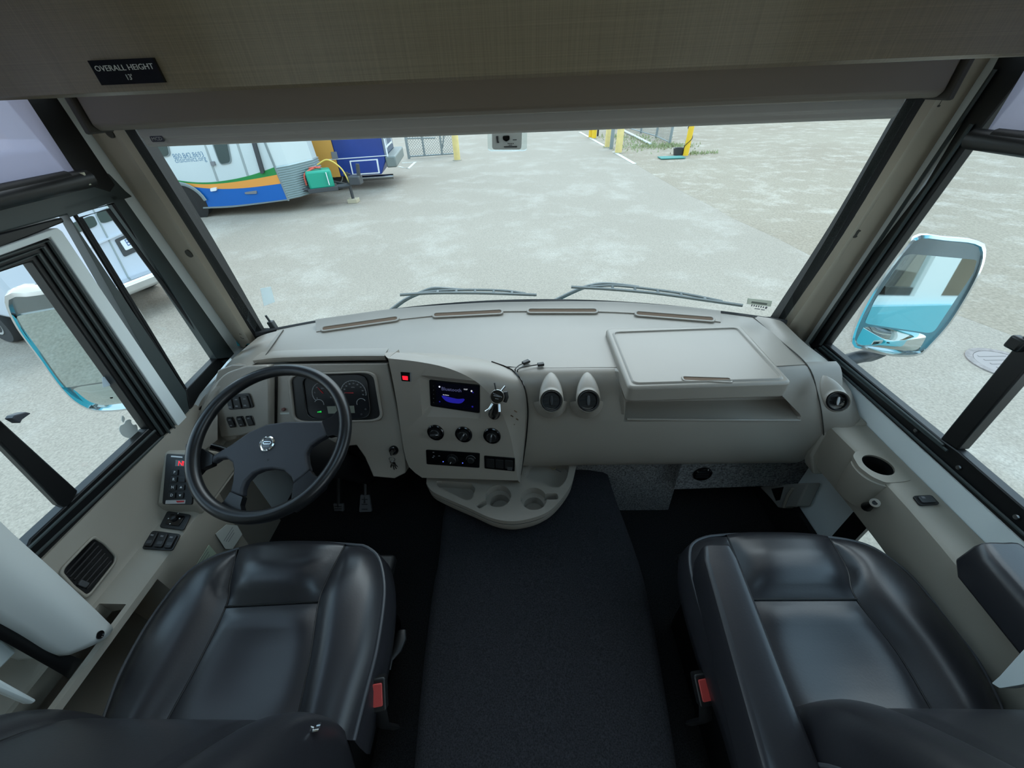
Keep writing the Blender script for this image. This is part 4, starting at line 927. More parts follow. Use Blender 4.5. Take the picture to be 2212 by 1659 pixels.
dp = B().fprism(LF, rq(qi, .2), .003, .0045).obj('dial_plate', mat('dial_plate', (30, 31, 34), .25), cl, sm=0)
M['dialtext'] = mat('dial_marking', (150, 150, 152), .6); M['needle'] = mat('needle_red', (190, 40, 46), .5)
def arc(u, v, rpx, a0, a1, name='dial_arc', w=.0011):
    cx_, cy_ = LF.ab(u, v); r = (LF.px(u+rpx, v)-LF.px(u, v)).length
    B().tube([LF.p(cx_+r*math.cos(R(a0+(a1-a0)*k/30)), cy_+r*math.sin(R(a0+(a1-a0)*k/30)), .0052) for k in range(31)], w, 5).obj(name, M['dialtext'], dp)
    return cx_, cy_, r
def dial(u, v, rpx, a0, a1, labels, needle):
    cx_, cy_, r = arc(u, v, rpx, a0, a1)
    b = B(); n = len(labels)*2-1
    for k in range(n):
        a = R(a0+(a1-a0)*k/(n-1)); b.tube([LF.p(cx_+r*.93*math.cos(a), cy_+r*.93*math.sin(a), .0052), LF.p(cx_+r*math.cos(a), cy_+r*math.sin(a), .0052)], .0007, 4)
    b.obj('ticks', M['dialtext'], dp)
    for k, s in enumerate(labels):
        a = R(a0+(a1-a0)*k/(len(labels)-1)); text('numerals', s, LF, M['dialtext'], dp, .0065, cx_+r*.76*math.cos(a), cy_+r*.76*math.sin(a), .005)
    if needle is not None:
        a = R(needle); B().tube([LF.p(cx_, cy_, .0062), LF.p(cx_+r*.72*math.cos(a), cy_+r*.72*math.sin(a), .0062)], [.0016, .0006], 6).obj('needle', M['needle'], dp)
    return cx_, cy_, r
cx_, cy_, r = dial(765, 848, 27, 205, -12, ['0', '10', '20', '30', '40', '50', '60', '70', '80', '90'], 178); text('unit', 'MPH', LF, M['dialtext'], dp, .006, cx_, cy_+r*.45, .005)
cx_, cy_, r = dial(700, 849, 24, 215, -30, ['0', '5', '10', '15', '20', '25', '30'], 128); text('unit', 'RPM', LF, M['dialtext'], dp, .006, cx_, cy_+r*.45, .005)
arc(691, 872, 10, 150, -10); arc(782, 870, 10, 200, 30)
B().fprism(LF, [LF.ab(u, v) for u, v in [(708, 877), (766, 875.5), (768, 891), (711, 892.5)]], .0045, .006).obj('odometer_display', M['lcd'], dp)
b = B()
for k in range(3):
    a_, b_ = LF.ab(687.5+k*3.2, 890); b.fprism(LF, [(a_, b_), (a_+.0028, b_), (a_+.0028, b_+.003+k*.0014), (a_, b_+.002+k*.0014)], .0045, .006)
b.obj('signal_lamp', M['greenlit'], dp)
for u, v in ((791, 883), (782, 894)): a_, b_ = LF.ab(u, v); B().fprism(LF, circ(.0032, 14, a_, b_), .0045, .0075).obj('trip_button', M['dkgrey'], dp)
# headlamp / rocker switches on the pod
PF = Frame(LF.p(0, 0, .0302), LF.A, LF.B)
def onp(name, px, m, c0, c1, par, r=.12, fr=PF, bev=.0015): return B().fprism(fr, [(p.x, p.y) for p in rquad([fr.ab(u, v) for u, v in px], r)], c0, c1).obj(name, m, par, bevel=bev, sm=30)
sw = thing('light_control', 'black light switch panel with three rockers on the left dash pod', 'switch panel', PF.px(522, 868))
onp('plate', [(491, 853), (540, 849), (550, 880), (497, 885)], M['black'], 0, .006, sw)
for k, px_ in enumerate(([(494, 860), (503, 859), (508, 881), (499, 882)], [(506, 857), (520, 856), (526, 880), (511, 881)], [(523, 855), (537, 854), (545, 879), (529, 880)])):
    rk = onp('rocker', px_, M['dkgrey'] if k == 0 else M['black'], .006, .011, sw, .1)
    cx_, cy_ = sum(p[0] for p in px_)/4, sum(p[1] for p in px_)/4
    B().fprism(PF, sc2([PF.ab(cx_+dx, cy_+7+dy) for dx, dy in ((-2.5, -1.5), (3, -1.5), (3.5, 1.5), (-2, 1.5))], 1), .011, .0115).obj('symbol', M['grey'], rk, sm=0)
    B().fprism(PF, sc2([PF.ab(cx_+dx-1, cy_-7+dy) for dx, dy in ((-2.5, -1), (3, -1), (3, 1), (-2.5, 1))], 1), .011, .0115).obj('symbol', M['grey'], rk, sm=0)
for k, px_ in enumerate(([(490, 901), (504, 900), (512, 922), (498, 924)], [(511, 899.5), (525, 898), (533, 920), (519, 922)], [(531, 898.5), (545, 897), (552, 918), (538, 920)])):
    t = thing('rocker_switch', ['black rocker switch below the light switch panel, leftmost of three', 'black rocker switch below the light switch panel, middle of three', 'black rocker switch below the light switch panel, rightmost of three with no lower symbol'][k], 'switch', PF.px(*px_[3]), 'rocker switches on the left dash pod')
    onp('bezel', px_, M['gloss'], 0, .004, t, .15); rk = onp('paddle', [(u+(1.5 if i in (0, 3) else -1.5), v+(2 if i < 2 else -2)) for i, (u, v) in enumerate(px_)], M['black'], .004, .008, t, .15)
    cx_, cy_ = sum(p[0] for p in px_)/4, sum(p[1] for p in px_)/4
    for dy, w_ in ((-6, 3), (6, 3)) if k < 2 else ((-6, 3),):
        B().fprism(PF, [PF.ab(cx_+dx+dy*.25, cy_+dy+e) for dx, e in ((-w_, 1), (w_, .7), (w_*.6, -1.2), (-w_*.6, -1))], .008, .0085).obj('symbol', M['grey'], rk, sm=0)
t = thing('dimmer_knob', 'small round knob with white label strip between pod and cluster', 'knob', LF.px(614, 884))
a_, b_ = LF.ab(614, 884); B().lathe(LF, [(.006, 0), (.006, .008), (.004, .010), (.001, .010)], 16, a_, b_).obj('cap', mat('knob_dull_red', (96, 62, 56), .5), t)
B().fprism(LF, [LF.ab(u, v) for u, v in [(605, 891.5), (625, 891), (625, 894), (606, 895)]], 0, .001).obj('label_strip', M['paper'], t, sm=0)
# ignition lock and keys
t = thing('ignition_lock', 'black ignition lock low on the fascia beside the centre console', 'ignition lock', LF.px(851, 972)); a_, b_ = LF.ab(851, 972)
B().lathe(LF, [(.017, 0), (.017, .006), (.012, .012), (.011, .011), (.001, .011)], 24, a_, b_).obj('barrel', M['gloss'], t)
t = thing('key_bunch', 'bunch of keys hanging from the ignition lock', 'keys', LF.px(850, 985, .02))
k0 = LF.p(a_, b_, .012)
B().prism([k0+V((x, -.022*i, z)) for x, z, i in ((-.002, -.008, 0), (.002, -.008, 0), (.002, .008, 0), (-.002, .008, 0))], (0, -.022, .01)).obj('ignition_key', M['steel'], t)
kr = k0+V((0, -.024, -.004)); B().tube([kr+V((.010*math.cos(2*math.pi*k/20), 0, -.010+.010*math.sin(2*math.pi*k/20))) for k in range(20)], .0012, 6, True).obj('ring', M['steel'], t)
for k, (dx, dz) in enumerate(((-.014, -.055), (-.004, -.065), (.006, -.058), (.014, -.045))):
    e = kr+V((dx, -.002*k, dz)); s_ = kr+V((dx*.2, -.002*k, -.018)); B().tube([s_, s_.lerp(e, .35), s_.lerp(e, .4), e], [.006, .006, .0028, .002], 8, flat=.3).obj('key', M['steel'] if k % 2 else M['chrome'], t)
# ---------------------------------------------------------------- centre console pod
PC = P(1000, 940, y=.885); ca = R(8)
CFm = Frame(PC, (math.cos(ca), -math.sin(ca), 0), (0, .26, .966))
face = cat2([(838, 774), (900, 781), (960, 793), (1010, 813), (1045, 838), (1073, 872), (1091, 907), (1104, 948), (1112, 992), (1119, 1038)], 44)
left = cat2([(912, 1032), (886, 1012), (875, 985), (866, 930), (857, 870), (848, 820), (838, 774)], 16)[:-1]
con = thing('centre_console', 'beige centre console pod with radio and climate controls', 'console', CFm.px(1010, 1030))
fb = B().fprism(CFm, [CFm.ab(u, v) for u, v in face]+[CFm.ab(u, v) for u, v in left], -.06, 0); fo = fb.obj('face', M['dash'], con, sm=30)
rc = [CFm.ab(u, v) for u, v in [(904, 808), (1036, 822), (1037, 906), (911, 903)]]; scn = [CFm.ab(u, v) for u, v in [(923, 824), (1034, 836), (1033.5, 898), (926, 882)]]
cb = B(); cb.loft([[CFm.p(x, y, .004) for x, y in rq(sc2(rc, 1.02), .08)], [CFm.p(x, y, -.018) for x, y in rq(sc2(scn, 1.03), .08)]], close=True, cap=True); cut(fo, [cb.obj('cutter', None, sm=0)])
bv = fo.modifiers.new('bevel', 'BEVEL'); bv.width = .0025; bv.segments = 2; bv.limit_method = 'ANGLE'; bv.angle_limit = R(35)
# shell from the face edge back to the dash
E_ = [CFm.px(u, v) for u, v in face]
op = [P(838, 761, z=TZ+.004), P(900, 762, z=TZ+.003), P(960, 765, z=TZ+.002), P(1015, 771, z=TZ+.002), P(1062, 781, z=TZ+.001), P(1106, 799, z=TZ-.004), P(1131, 832, y=.932), P(1140, 880, y=.906), P(1138, 935, y=.89), P(1131, 990, y=.89), P(1123, 1037, y=.91)]
O_ = cat(op, 44)
cen = sum(E_, V((0, 0, 0)))/len(E_)
rows = []
for i in range(8):
    a = i/7; r_ = []
    for e, o_ in zip(E_, O_):
        outw = (e-cen); outw -= CFm.N*outw.dot(CFm.N); outw = outw.normalized() if outw.length > 1e-6 else V((0, 0, 1))
        r_.append(e.lerp(o_, a)+outw*(.012*math.sin(math.pi*a**.8)))
    rows.append(r_)
B().loft(rows).obj('shell', M['dash'], con, sm=55)
B().tube(cat([p+(CAM-p).normalized()*.005 for p in op[4:]], 40), .0022, 6).obj('shell_seam', M['gloss'], con)
lf_ = [CFm.px(u, v) for u, v in left]+[CFm.px(838, 774)]
B().loft([lf_, [p-CFm.N*.09+V((-.004, 0, 0)) for p in lf_]]).obj('left_return', M['dash'], con, sm=50)
sv = B()
for u, v in ((1116, 890), (1108, 900), (1119, 907), (1111, 917)):
    c = P(u, v, y=.905); sv.lathe(Frame(c+(CAM-c)*.025, (.8, .6, 0), (-.1, .2, .97)), [(.0018, -.012), (.0018, .001)], 8)
sv.obj('screw_marks', M['slot'], con)
# radio
rd = thing('radio', 'touchscreen radio with blue lit display in the centre console', 'radio', CFm.px(980, 890, -.02))
RF_ = Frame(CFm.p(0, 0, -.0175), CFm.A, CFm.B)
B().fprism(RF_, rq(scn, .05), -.004, .002).obj('bezel', M['gloss'], rd, bevel=.001)
def rpx(u, v): return CFm.ab(u, v)
scq = [rpx(u, v) for u, v in [(938, 829), (1031, 840), (1031, 893), (939, 880)]]
sc_ = B().fprism(RF_, scq, .002, .0025).obj('screen', mat('screen_dark', (8, 8, 26), .15), rd, sm=0)
wv = [rpx(u, v) for u, v in cat2([(950.6, 859), (965, 861.5), (985, 866), (1001, 866), (994, 875), (980, 875.5), (966, 873), (957, 868)], 30, True)]
B().fprism(RF_, wv, .0025, .0029).obj('wave', M['bluelit'], sc_, sm=0)
M['scrtext'] = mat('screen_text', (70, 74, 120), .4, emit=((110, 112, 150), .35)); M['scrw'] = mat('screen_white', (200, 200, 210), .4, emit=((220, 220, 230), .8))
sl_ = math.atan2(rpx(1000, 846)[1]-rpx(950, 841)[1], rpx(1000, 846)[0]-rpx(950, 841)[0])
a_, b_ = rpx(972, 846); text('screen_title', 'Bluetooth', RF_, M['scrtext'], sc_, .0165, a_, b_, .0027, rot=sl_)
a_, b_ = rpx(1003, 845.5); text('clock', '13:57', RF_, M['scrw'], sc_, .006, a_, b_, .0027, rot=sl_)
a_, b_ = rpx(960, 857.5); text('caption', 'No Device', RF_, M['scrw'], sc_, .0045, a_, b_, .0027, rot=sl_)
for u, v, r_ in ((946, 839.5, .003), (1016, 849, .003), (1019, 852, .0022), (946.5, 872, .0022), (1018, 883, .003)): a_, b_ = rpx(u, v); B().fprism(RF_, circ(r_, 12, a_, b_), .0025, .003).obj('icon', M['scrw'] if u < 1017 and r_ > .0025 else M['bluelit'], sc_, sm=0)
for k in range(5): a_, b_ = rpx(933, 838+k*9); B().fprism(RF_, circ(.0018, 8, a_, b_), .002, .0026).obj('side_key', M['dkgrey'], rd, sm=0)
# alarm button
t = thing('warning_button', 'small square button glowing red left of the radio', 'button', CFm.px(876, 815))
onp('plate', [(865.5, 803), (886, 804.5), (886.5, 824), (868, 822.5)], M['gloss'], 0, .002, t, .06, CFm, .0005); onp('lamp', [(869.5, 811), (881.5, 812), (882, 820.5), (871, 819.5)], M['redlit'], .002, .004, t, .1, CFm, .0008)
onp('edge_trim', [(886, 804.5), (888, 804.7), (888.5, 824), (886.5, 824)], M['grey'], 0, .0025, t, .02, CFm, .0003)
# three rotary knobs
for k, (u, v, rot) in enumerate(((941.5, 934, 12), (1002, 938, 60), (1063, 941, 80))):
    t = thing('rotary_knob', ['black rotary control below the radio, leftmost of three', 'black rotary control below the radio, middle of three', 'black rotary control below the radio, rightmost of three'][k], 'knob', CFm.px(u, v), 'rotary controls below the radio')
    a_, b_ = CFm.ab(u, v); r = .0285
    B().lathe(CFm, [(r, -.002), (r, .004), (r*.9, .006), (r*.86, .002), (r*.5, .001), (.001, .001)], 36, a_, b_).obj('dial_ring', M['gloss'], t, sm=30)
    B().lathe(CFm, [(r*.62, .001), (r*.56, .013), (r*.5, .015), (.001, .015)], 30, a_, b_).obj('cap', M['black'], t, sm=30)
    ff = Frame(CFm.p(a_, b_, .015), CFm.A*math.cos(R(rot))+CFm.B*math.sin(R(rot)), CFm.B)
    B().box((0, 0, .002), (r*1.0, r*.22, .006), fr=ff).obj('grip', M['dkgrey'], t, bevel=.001)
    B().box((r*.38, 0, .0055), (r*.3, .0016, .0008), fr=ff).obj('pointer', M['white'], t)
# climate panel and switch block
cp = thing('climate_panel', 'black climate control panel with dial below the rotary knobs', 'control panel', CFm.px(978, 1005))
onp('plate', [(920.5, 970.5), (1037, 978), (1036, 1010), (922, 1002)], M['gloss'], 0, .003, cp, .05, CFm, .001)
def lathe_at(name, u, v, prof_, m, par, n=24): a_, b_ = CFm.ab(u, v); return B().lathe(CFm, prof_, n, a_, b_).obj(name, m, par, sm=30)
dk = lathe_at('fan_dial', 978, 991, [(.0155, .003), (.0145, .010), (.012, .012), (.001, .012)], M['black'], cp); a_, b_ = CFm.ab(978, 991)
B().tube([CFm.p(a_-.003, b_-.006, .0125), CFm.p(a_-.006, b_-.0125, .0125)], .0008, 5).obj('pointer', M['white'], dk)
dk2 = lathe_at('temperature_dial', 1018, 992, [(.0125, .003), (.0115, .009), (.009, .011), (.001, .011)], M['black'], cp)
arc_ = CFm.ab(1018, 992); B().tube([CFm.p(arc_[0]+.0165*math.cos(R(20+k*15)), arc_[1]+.0165*math.sin(R(20+k*15)), .0034) for k in range(12)], .0006, 5).obj('scale', M['grey'], cp)
B().tube([CFm.p(a_+.019*math.cos(R(-20+k*15)), b_+.019*math.sin(R(-20+k*15)), .0034) for k in range(16)], .0005, 5).obj('scale', M['dkgrey'], cp)
for u, v in ((958, 996), (1000, 999)): lathe_at('lamp', u, v, [(.0018, .003), (.0018, .0042)], M['cyanlit'], cp, 10)
for u, v in ((937, 976), (938, 984), (936, 987), (949, 984)): a_, b_ = CFm.ab(u, v); B().fprism(CFm, rrect(.006, .003, .0008, 2, a_, b_), .003, .0034).obj('symbol', M['grey'], cp, sm=0)
cp = thing('switch_block', 'small black switch block right of the climate panel', 'switch block', CFm.px(1079, 1012))
onp('plate', [(1046, 983.5), (1112.5, 988.5), (1112, 1017.5), (1047, 1011)], M['gloss'], 0, .003, cp, .05, CFm, .001)
for k in range(3): onp('switch', [(1051+k*20, 989+k*1.5), (1068+k*20, 990.5+k*1.5), (1068+k*20, 1009+k*1.5), (1052+k*20, 1007+k*1.5)], M['black'], .003, .006, cp, .1, CFm, .001)
onp('warning_label', [(1096, 1006), (1107, 1007), (1107, 1014), (1097, 1013)], M['dkgrey'], .006, .0064, cp, .02, CFm, 0)
# phone mount on the right edge of the pod
mc = P(1074, 857, y=.82); mf = Frame(mc, (1, 0, 0), (0, .62, .78)); mf = Frame(mc, mf.A, mf.B)
t = thing('phone_mount', 'black and chrome clamp phone mount on the right edge of the console pod', 'phone mount', CFm.px(1068, 895))
B().lathe(mf, [(.0195, -.012), (.0205, -.010), (.0205, -.002), (.0195, 0)], 36).obj('disc', M['chrome'], t); B().lathe(mf, [(.0185, -.001), (.0183, .0012), (.001, .0012)], 36).obj('disc_cover', M['gloss'], t)
mk = B()
for (x, y, w_, h_) in [(-.012+.004*k, .0045-.0009*k, .0026, .0034) for k in range(7)]+[(-.001, -.0012, .019, .0026), (0, -.0085, .010, .0016)]:
    B().fprism(Frame(mf.p(0, 0, .0013), mf.A*math.cos(R(-12))+mf.B*math.sin(R(-12)), mf.B), rrect(w_, h_, .0006, 1, x, y+.0009*3), 0, .0004).obj('printed_mark', M['grey'], t, sm=0)
def mp(u, v, c=0): return mf.px(u, v, c)
b = B(); b.tube([mp(1071, 843, -.006), mp(1068, 827, -.004)], .0022, 6); b.obj('upper_arm', M['black'], t); b = B(); b.tube([mp(1081, 846, -.008), mp(1091, 834, -.006)], .003, 6, flat=.5); b.obj('upper_arm', M['chrome'], t)
b = B(); b.tube([mp(1063, 872, -.008), mp(1056, 884, -.006), mp(1048, 889, 0)], .0035, 8, flat=.5); b.obj('lower_arm', M['chrome'], t); b = B(); b.tube([mp(1078, 873, -.008), mp(1079, 890, -.004)], .003, 8, flat=.5); b.obj('lower_arm', M['chrome'], t)
ck = CFm.px(1068, 893)
B().tube([mc-mf.N*.010, mc-mf.N*.025, (mc+ck)/2+V((0, -.005, -.012)), ck+CFm.N*.012], [.010, .012, .012, .014], 14).obj('body', M['gloss'], t)
B().lathe(Frame(ck, CFm.A, CFm.B), [(.019, 0), (.018, .008), (.012, .013), (.001, .014)], 24).obj('base', M['black'], t)
B().tube([mp(1092, 846, -.01), mp(1094, 858, -.014), mp(1090, 868, -.02)], .006, 10).obj('clamp', M['black'], t)
# USB leads
for k, (lab, pts, plug) in enumerate((('black USB lead on the dash top, upper of the two', [(1113, 797), (1120, 790), (1128, 786)], [(1129, 785), (1143, 779)]), ('black USB lead on the dash top, lower of the two', [(1118, 799), (1126, 794), (1140, 791), (1160, 788)], [(1161, 788), (1175, 786)]))):
    q = [P(u, v, z=TZ+.008) for u, v in pts]; t = thing('usb_cable', lab, 'cable', q[0]-V((0, 0, .006)), 'USB leads on the dash')
    B().tube(cat([q[0]+V((0, .0, -.008))]+q, 16), .0018, 8).obj('lead', M['black'], t)
    a, b_ = (P(u, v, z=TZ+.009) for u, v in plug); f = Frame((a+b_)/2, b_-a, V((0, 0, 1)).cross(b_-a))
    pb = B().box((0, 0, 0), ((b_-a).length, .013, .009), fr=f); pb.obj('plug', M['black'], t, bevel=.0018)
    if not k: B().box(((b_-a).length/2, 0, 0), (.002, .011, .006), fr=f).obj('socket', M['steel'], t)
# ---------------------------------------------------------------- cup holder tray
ZT = .42
out_ = cat2([(1248, 988), (1244, 1008), (1234, 1046), (1211, 1080), (1184, 1105), (1150, 1119), (1106, 1126), (1062, 1119), (1012, 1097), (956, 1073), (931, 1059), (921, 1044)], 50)
bk = [(918, 1026), (1123, 1033), (1134, 986)]
poly = [P(u, v, z=ZT) for u, v in out_]+[P(918, 1026, z=ZT)+V((0, .05, 0)), P(1040, 1026, z=ZT)+V((0, .07, 0)), P(1134, 984, z=ZT)]
tr = thing('console_tray', 'beige console tray with two cup holders under the centre stack', 'tray', P(1080, 1075, z=ZT-.09))
top = B().prism(poly, (0, 0, -.018)).obj('top_plate', M['dash'], tr, sm=30)
cc = sum(poly, V((0, 0, 0)))/len(poly)
lowp = [cc+(p-cc)*.985+V((0, 0, -.018)) for p in poly]
lv_ = lambda k, z, dy=0: [cc+(p-cc)*k+V((0, dy, z)) for p in poly]
seam = B().loft([lv_(.978, -.0178), lv_(.978, -.0242), lv_(.945, -.0242), lv_(.945, -.0178), lv_(.978, -.0178)], close=True).obj('seam', M['gloss'], tr, sm=30)
b = B(); b.loft([lv_(.95, -.0175), lv_(.95, -.0242), lv_(.995, -.0242), lv_(.985, -.045), lv_(.9, -.08, .01)], close=True, cap=True); low = b.obj('under_shell', M['dash'], tr, sm=40)
def cutter(px, z1, r=.15, zt_=ZT+.01, taper=.96, pts3=None):
    q = pts3 or [V((p.x, p.y, 0)) for p in rquad([P(u, v, z=ZT) for u, v in px], r)]
    c = sum(q, V((0, 0, 0)))/len(q); b = B(); b.loft([[V((p.x, p.y, zt_)) for p in q], [V((p.x, p.y, ZT)) for p in q], [V((c.x+(p.x-c.x)*taper, c.y+(p.y-c.y)*taper, z1)) for p in q]], close=True, cap=True); return b.obj('cutter', None, sm=0)
def cyl(u, v, r, z1, taper=.94):
    c = P(u, v, z=ZT); return cutter(None, z1, taper=taper, pts3=[V((c.x+r*math.cos(2*math.pi*k/40), c.y+r*math.sin(2*math.pi*k/40), 0)) for k in range(40)])
lpoc = [(942, 1038), (1018, 1043), (1027, 1056), (1020, 1078), (1006, 1081), (976, 1066), (946, 1051)]; rpoc = [(1146, 994), (1222, 997), (1230, 1006), (1224, 1036), (1210, 1052), (1192, 1053), (1170, 1041), (1146, 1039), (1134, 1029)]
def cupset(): return [cyl(1076, 1071, .045, ZT-.03, .98), cyl(1079, 1075, .036, ZT-.062, .9), cyl(1153, 1077, .045, ZT-.03, .98), cyl(1153, 1081, .036, ZT-.062, .9), cutter(lpoc, ZT-.036, .2), cutter(rpoc, ZT-.036, .2), cutter([(1026, 1092), (1036, 1099), (1058, 1086), (1052, 1078)], ZT-.034, .2), cutter([(1176, 1066), (1204, 1065), (1207, 1079), (1178, 1079)], ZT-.036, .3)]
for o in (top, low): cut(o, cupset())
md = top.modifiers.new('bevel', 'BEVEL'); md.width = .003; md.segments = 2; md.limit_method = 'ANGLE'; md.angle_limit = R(35)
t = thing('small_key', 'small tan key lying in the right pocket of the console tray', 'key', P(1200, 1014, z=ZT-.035))
c = P(1195, 1010, z=ZT-.0335); c2 = P(1212, 1019, z=ZT-.0335)
B().tube([c+V((.008*math.cos(2*math.pi*k/18), .008*math.sin(2*math.pi*k/18), 0)) for k in range(18)], .002, 6, True).obj('bow', mat('brass', (176, 160, 130), .4, .6), t); B().tube([c.lerp(c2, .35), c2], .0022, 6).obj('blade', M['steel'], t)
# ---------------------------------------------------------------- carpet panels and vent under the dash
o = B().box((.44, 1.05, .28), (.50, .02, .40)).obj('footwell_panel', M['grey_carpet'], sm=0)
pk = [P(u, v, y=1.03) for u, v in [(1235, 1000), (1473, 1003), (1440, 1112), (1345, 1112), (1300, 1060), (1235, 1050)]]
bpy.data.objects.remove(o); o = B().prism(pk, (0, .02, 0)).obj('footwell_panel', M['grey_carpet'], sm=0); tag(o, 'grey carpeted panel beside the engine hump under the dash', 'panel')
pk = [P(u, v, y=.985) for u, v in [(1473, 1000), (1760, 1000), (1752, 1046), (1456, 1057)]]
o = B().prism(pk, (0, .02, 0)).obj('footwell_panel', M['grey_carpet'], sm=0); tag(o, 'grey carpeted strip with a round vent under the passenger dash', 'panel')
c = P(1517, 1023, y=.984); f = Frame(c, (1, 0, 0), (0, 0, 1)); t = thing('floor_vent', 'oval black vent in the grey carpeted strip under the passenger dash', 'air vent', c)
if f.N.y > 0: f = Frame(c, (-1, 0, 0), (0, 0, 1))
B().lathe(f, [(.036, -.002), (.036, .006), (.031, .010), (.029, .004), (.001, .003)], 32).obj('bezel', M['gloss'], t, sm=30)
b = B()
for k in (-1, 0, 1): b.box((0, k*.013, .006), (.05, .003, .006), fr=f)
b.obj('louvres', M['black'], t)
# engine hump
hl = [(960, 1100), (950, 1200), (940, 1250), (920, 1400), (897, 1650), (893, 1700)]; hr = [(1330, 1075), (1362, 1160), (1391, 1250), (1421, 1400), (1461, 1650), (1470, 1700)]
HZ = .27
Lh = cat([P(u, v, z=HZ) for u, v in hl]+[V((-.23, -.25, HZ))], 24); Rh = cat([P(u, v, z=HZ) for u, v in hr]+[V((.36, -.25, HZ))], 24)
Lh = [V((-.27, 1.12, HZ+.02))]+Lh; Rh = [V((.36, 1.12, HZ+.02))]+Rh
cs = []
for l, r_ in zip(Lh, Rh):
    row = [V((l.x-.035, l.y, 0)), V((l.x-.02, l.y, .12)), V((l.x-.012, l.y, HZ-.05)), V((l.x-.002, l.y, HZ-.015)), V((l.x+.02, l.y, HZ))]
    row += [l.lerp(r_, k)+V((0, 0, .012*math.sin(math.pi*k))) for k in (.2, .4, .6, .8)]+[V((r_.x-.02, r_.y, HZ)), V((r_.x+.002, r_.y, HZ-.015)), V((r_.x+.012, r_.y, HZ-.05)), V((r_.x+.02, r_.y, .12)), V((r_.x+.035, r_.y, 0))]
    cs.append(row)
o = B().loft(cs).obj('engine_cover', M['hump'], sm=60); tag(o, 'charcoal carpeted engine hump between the two seats', 'engine cover')
# ---------------------------------------------------------------- right side panel
rp = thing('armrest_panel', 'beige moulded side panel with a cup holder along the passenger wall', 'side panel', (1.06, .4, .42))
XO = 1.118
def xsec(y, xi, z=.65, z0=.495, lean=.0): return [V((XO, y, z)), V((xi+.012, y, z)), V((xi+.003, y, z-.006)), V((xi, y, z-.018)), V((xi-.004, y, (z+z0)/2)), V((xi, y, z0)), V((xi+.02, y, z0-.02)), V((XO, y, z0-.02))]
b = B(); st = [xsec(y, xi) for y, xi in ((.905, 1.004), (.80, 1.012), (.70, 1.016), (.60, 1.016), (.50, 1.012), (.40, 1.004), (.2, 1.0), (-.1, .995), (-.5, .995))]; b.loft(st, close=False, cap=True); pb = b.obj('moulding', M['panel'], rp, sm=45)
b = B(); b.prism([V((XO, .95, .66)), V((1.0, .95, .64)), V((.985, .93, .53)), V((1.0, .90, .47)), V((XO, .90, .47))], (0, -.05, 0)); b.obj('front_block', M['panel'], rp, bevel=.006)
# cup holder pod
ch = [(1842, 985), (1849, 974), (1905, 974), (1971, 1035), (1956, 1040), (1914, 1043), (1884, 1030), (1856, 1009)]
cq = rquad([P(u, v, z=.652) for u, v in ch], .25)
pl = B().prism([p for p in cq], (0, 0, -.012)).obj('cup_plate', M['panel'], rp, sm=30)
c0 = P(1897, 1004, z=.652)
cp3 = [V((1.03, .775, 0)), V((.985, .765, 0)), V((.975, .73, 0)), V((.985, .695, 0)), V((1.02, .67, 0)), V((1.08, .66, 0)), V((1.09, .79, 0))]
q = cat([V((p.x, p.y, 0)) for p in cp3], 40, True)
b = B(); b.loft([[V((p.x, p.y, .641)) for p in q], [V((p.x, p.y, .60)) for p in q], [V((p.x+.01, p.y, .53)) for p in q]], close=True, cap=True); cb_ = b.obj('cup_body', M['panel'], rp, sm=40)
def hole(r0, r1, z1): 
    b = B(); b.loft([[V((c0.x+r*math.cos(2*math.pi*k/40), c0.y+r*math.sin(2*math.pi*k/40), z)) for k in range(40)] for r, z in ((r0, .67), (r0, .652), (r1, z1))], close=True, cap=True); return b.obj('cutter', None, sm=0)
for o in (pl, cb_, pb): cut(o, [hole(.0375, .034, .56)])
f = Frame((c0.x, c0.y, .561), (1, 0, 0), (0, 1, 0)); B().lathe(f, [(.0365, 0), (.038, .085), (.0368, .0855), (.034, .002), (.001, .002)], 40).obj('cup_liner', M['black'], rp, sm=40)
t = thing('coat_hook', 'black hook with a chrome ring on the passenger side panel', 'hook', P(1880, 1092, x=1.008)); 
a = P(1872, 1095, x=1.010); b_ = P(1890, 1086, x=.975); B().tube([a, a.lerp(b_, .5), b_], [.013, .007, .006], 12).obj('stem', M['black'], t)
f = Frame(b_, V((0, .3, 1)), V((1, -.3, 0)).cross(V((0, .3, 1)))); n_ = (CAM-b_).normalized(); f = Frame(b_, n_.orthogonal(), n_.cross(n_.orthogonal()))
B().lathe(f, [(.0115, -.003), (.0115, .003), (.0085, .003), (.0085, -.001)], 24).obj('ring', M['chrome'], t, sm=30)
f = Frame((0, 0, .6505), (1, 0, 0), (0, 1, 0))
t = thing('window_switch', 'small black switch on the passenger side ledge behind the cup holder', 'switch', P(1999, 1081, z=.65))
q = [f.ab(u, v) for u, v in [(1969, 1073), (2010, 1071), (2029, 1091), (1985, 1094)]]; B().fprism(f, rq(q, .2), 0, .005).obj('bezel', M['black'], t, bevel=.001); B().fprism(f, rq(sc2(q, .68), .2), .005, .009).obj('rocker', M['dkgrey'], t, bevel=.0015)
a_, b_ = f.ab(1990, 1079); B().fprism(f, rrect(.008, .006, .001, 2, a_, b_), .009, .0093).obj('symbol', M['grey'], t, sm=0)
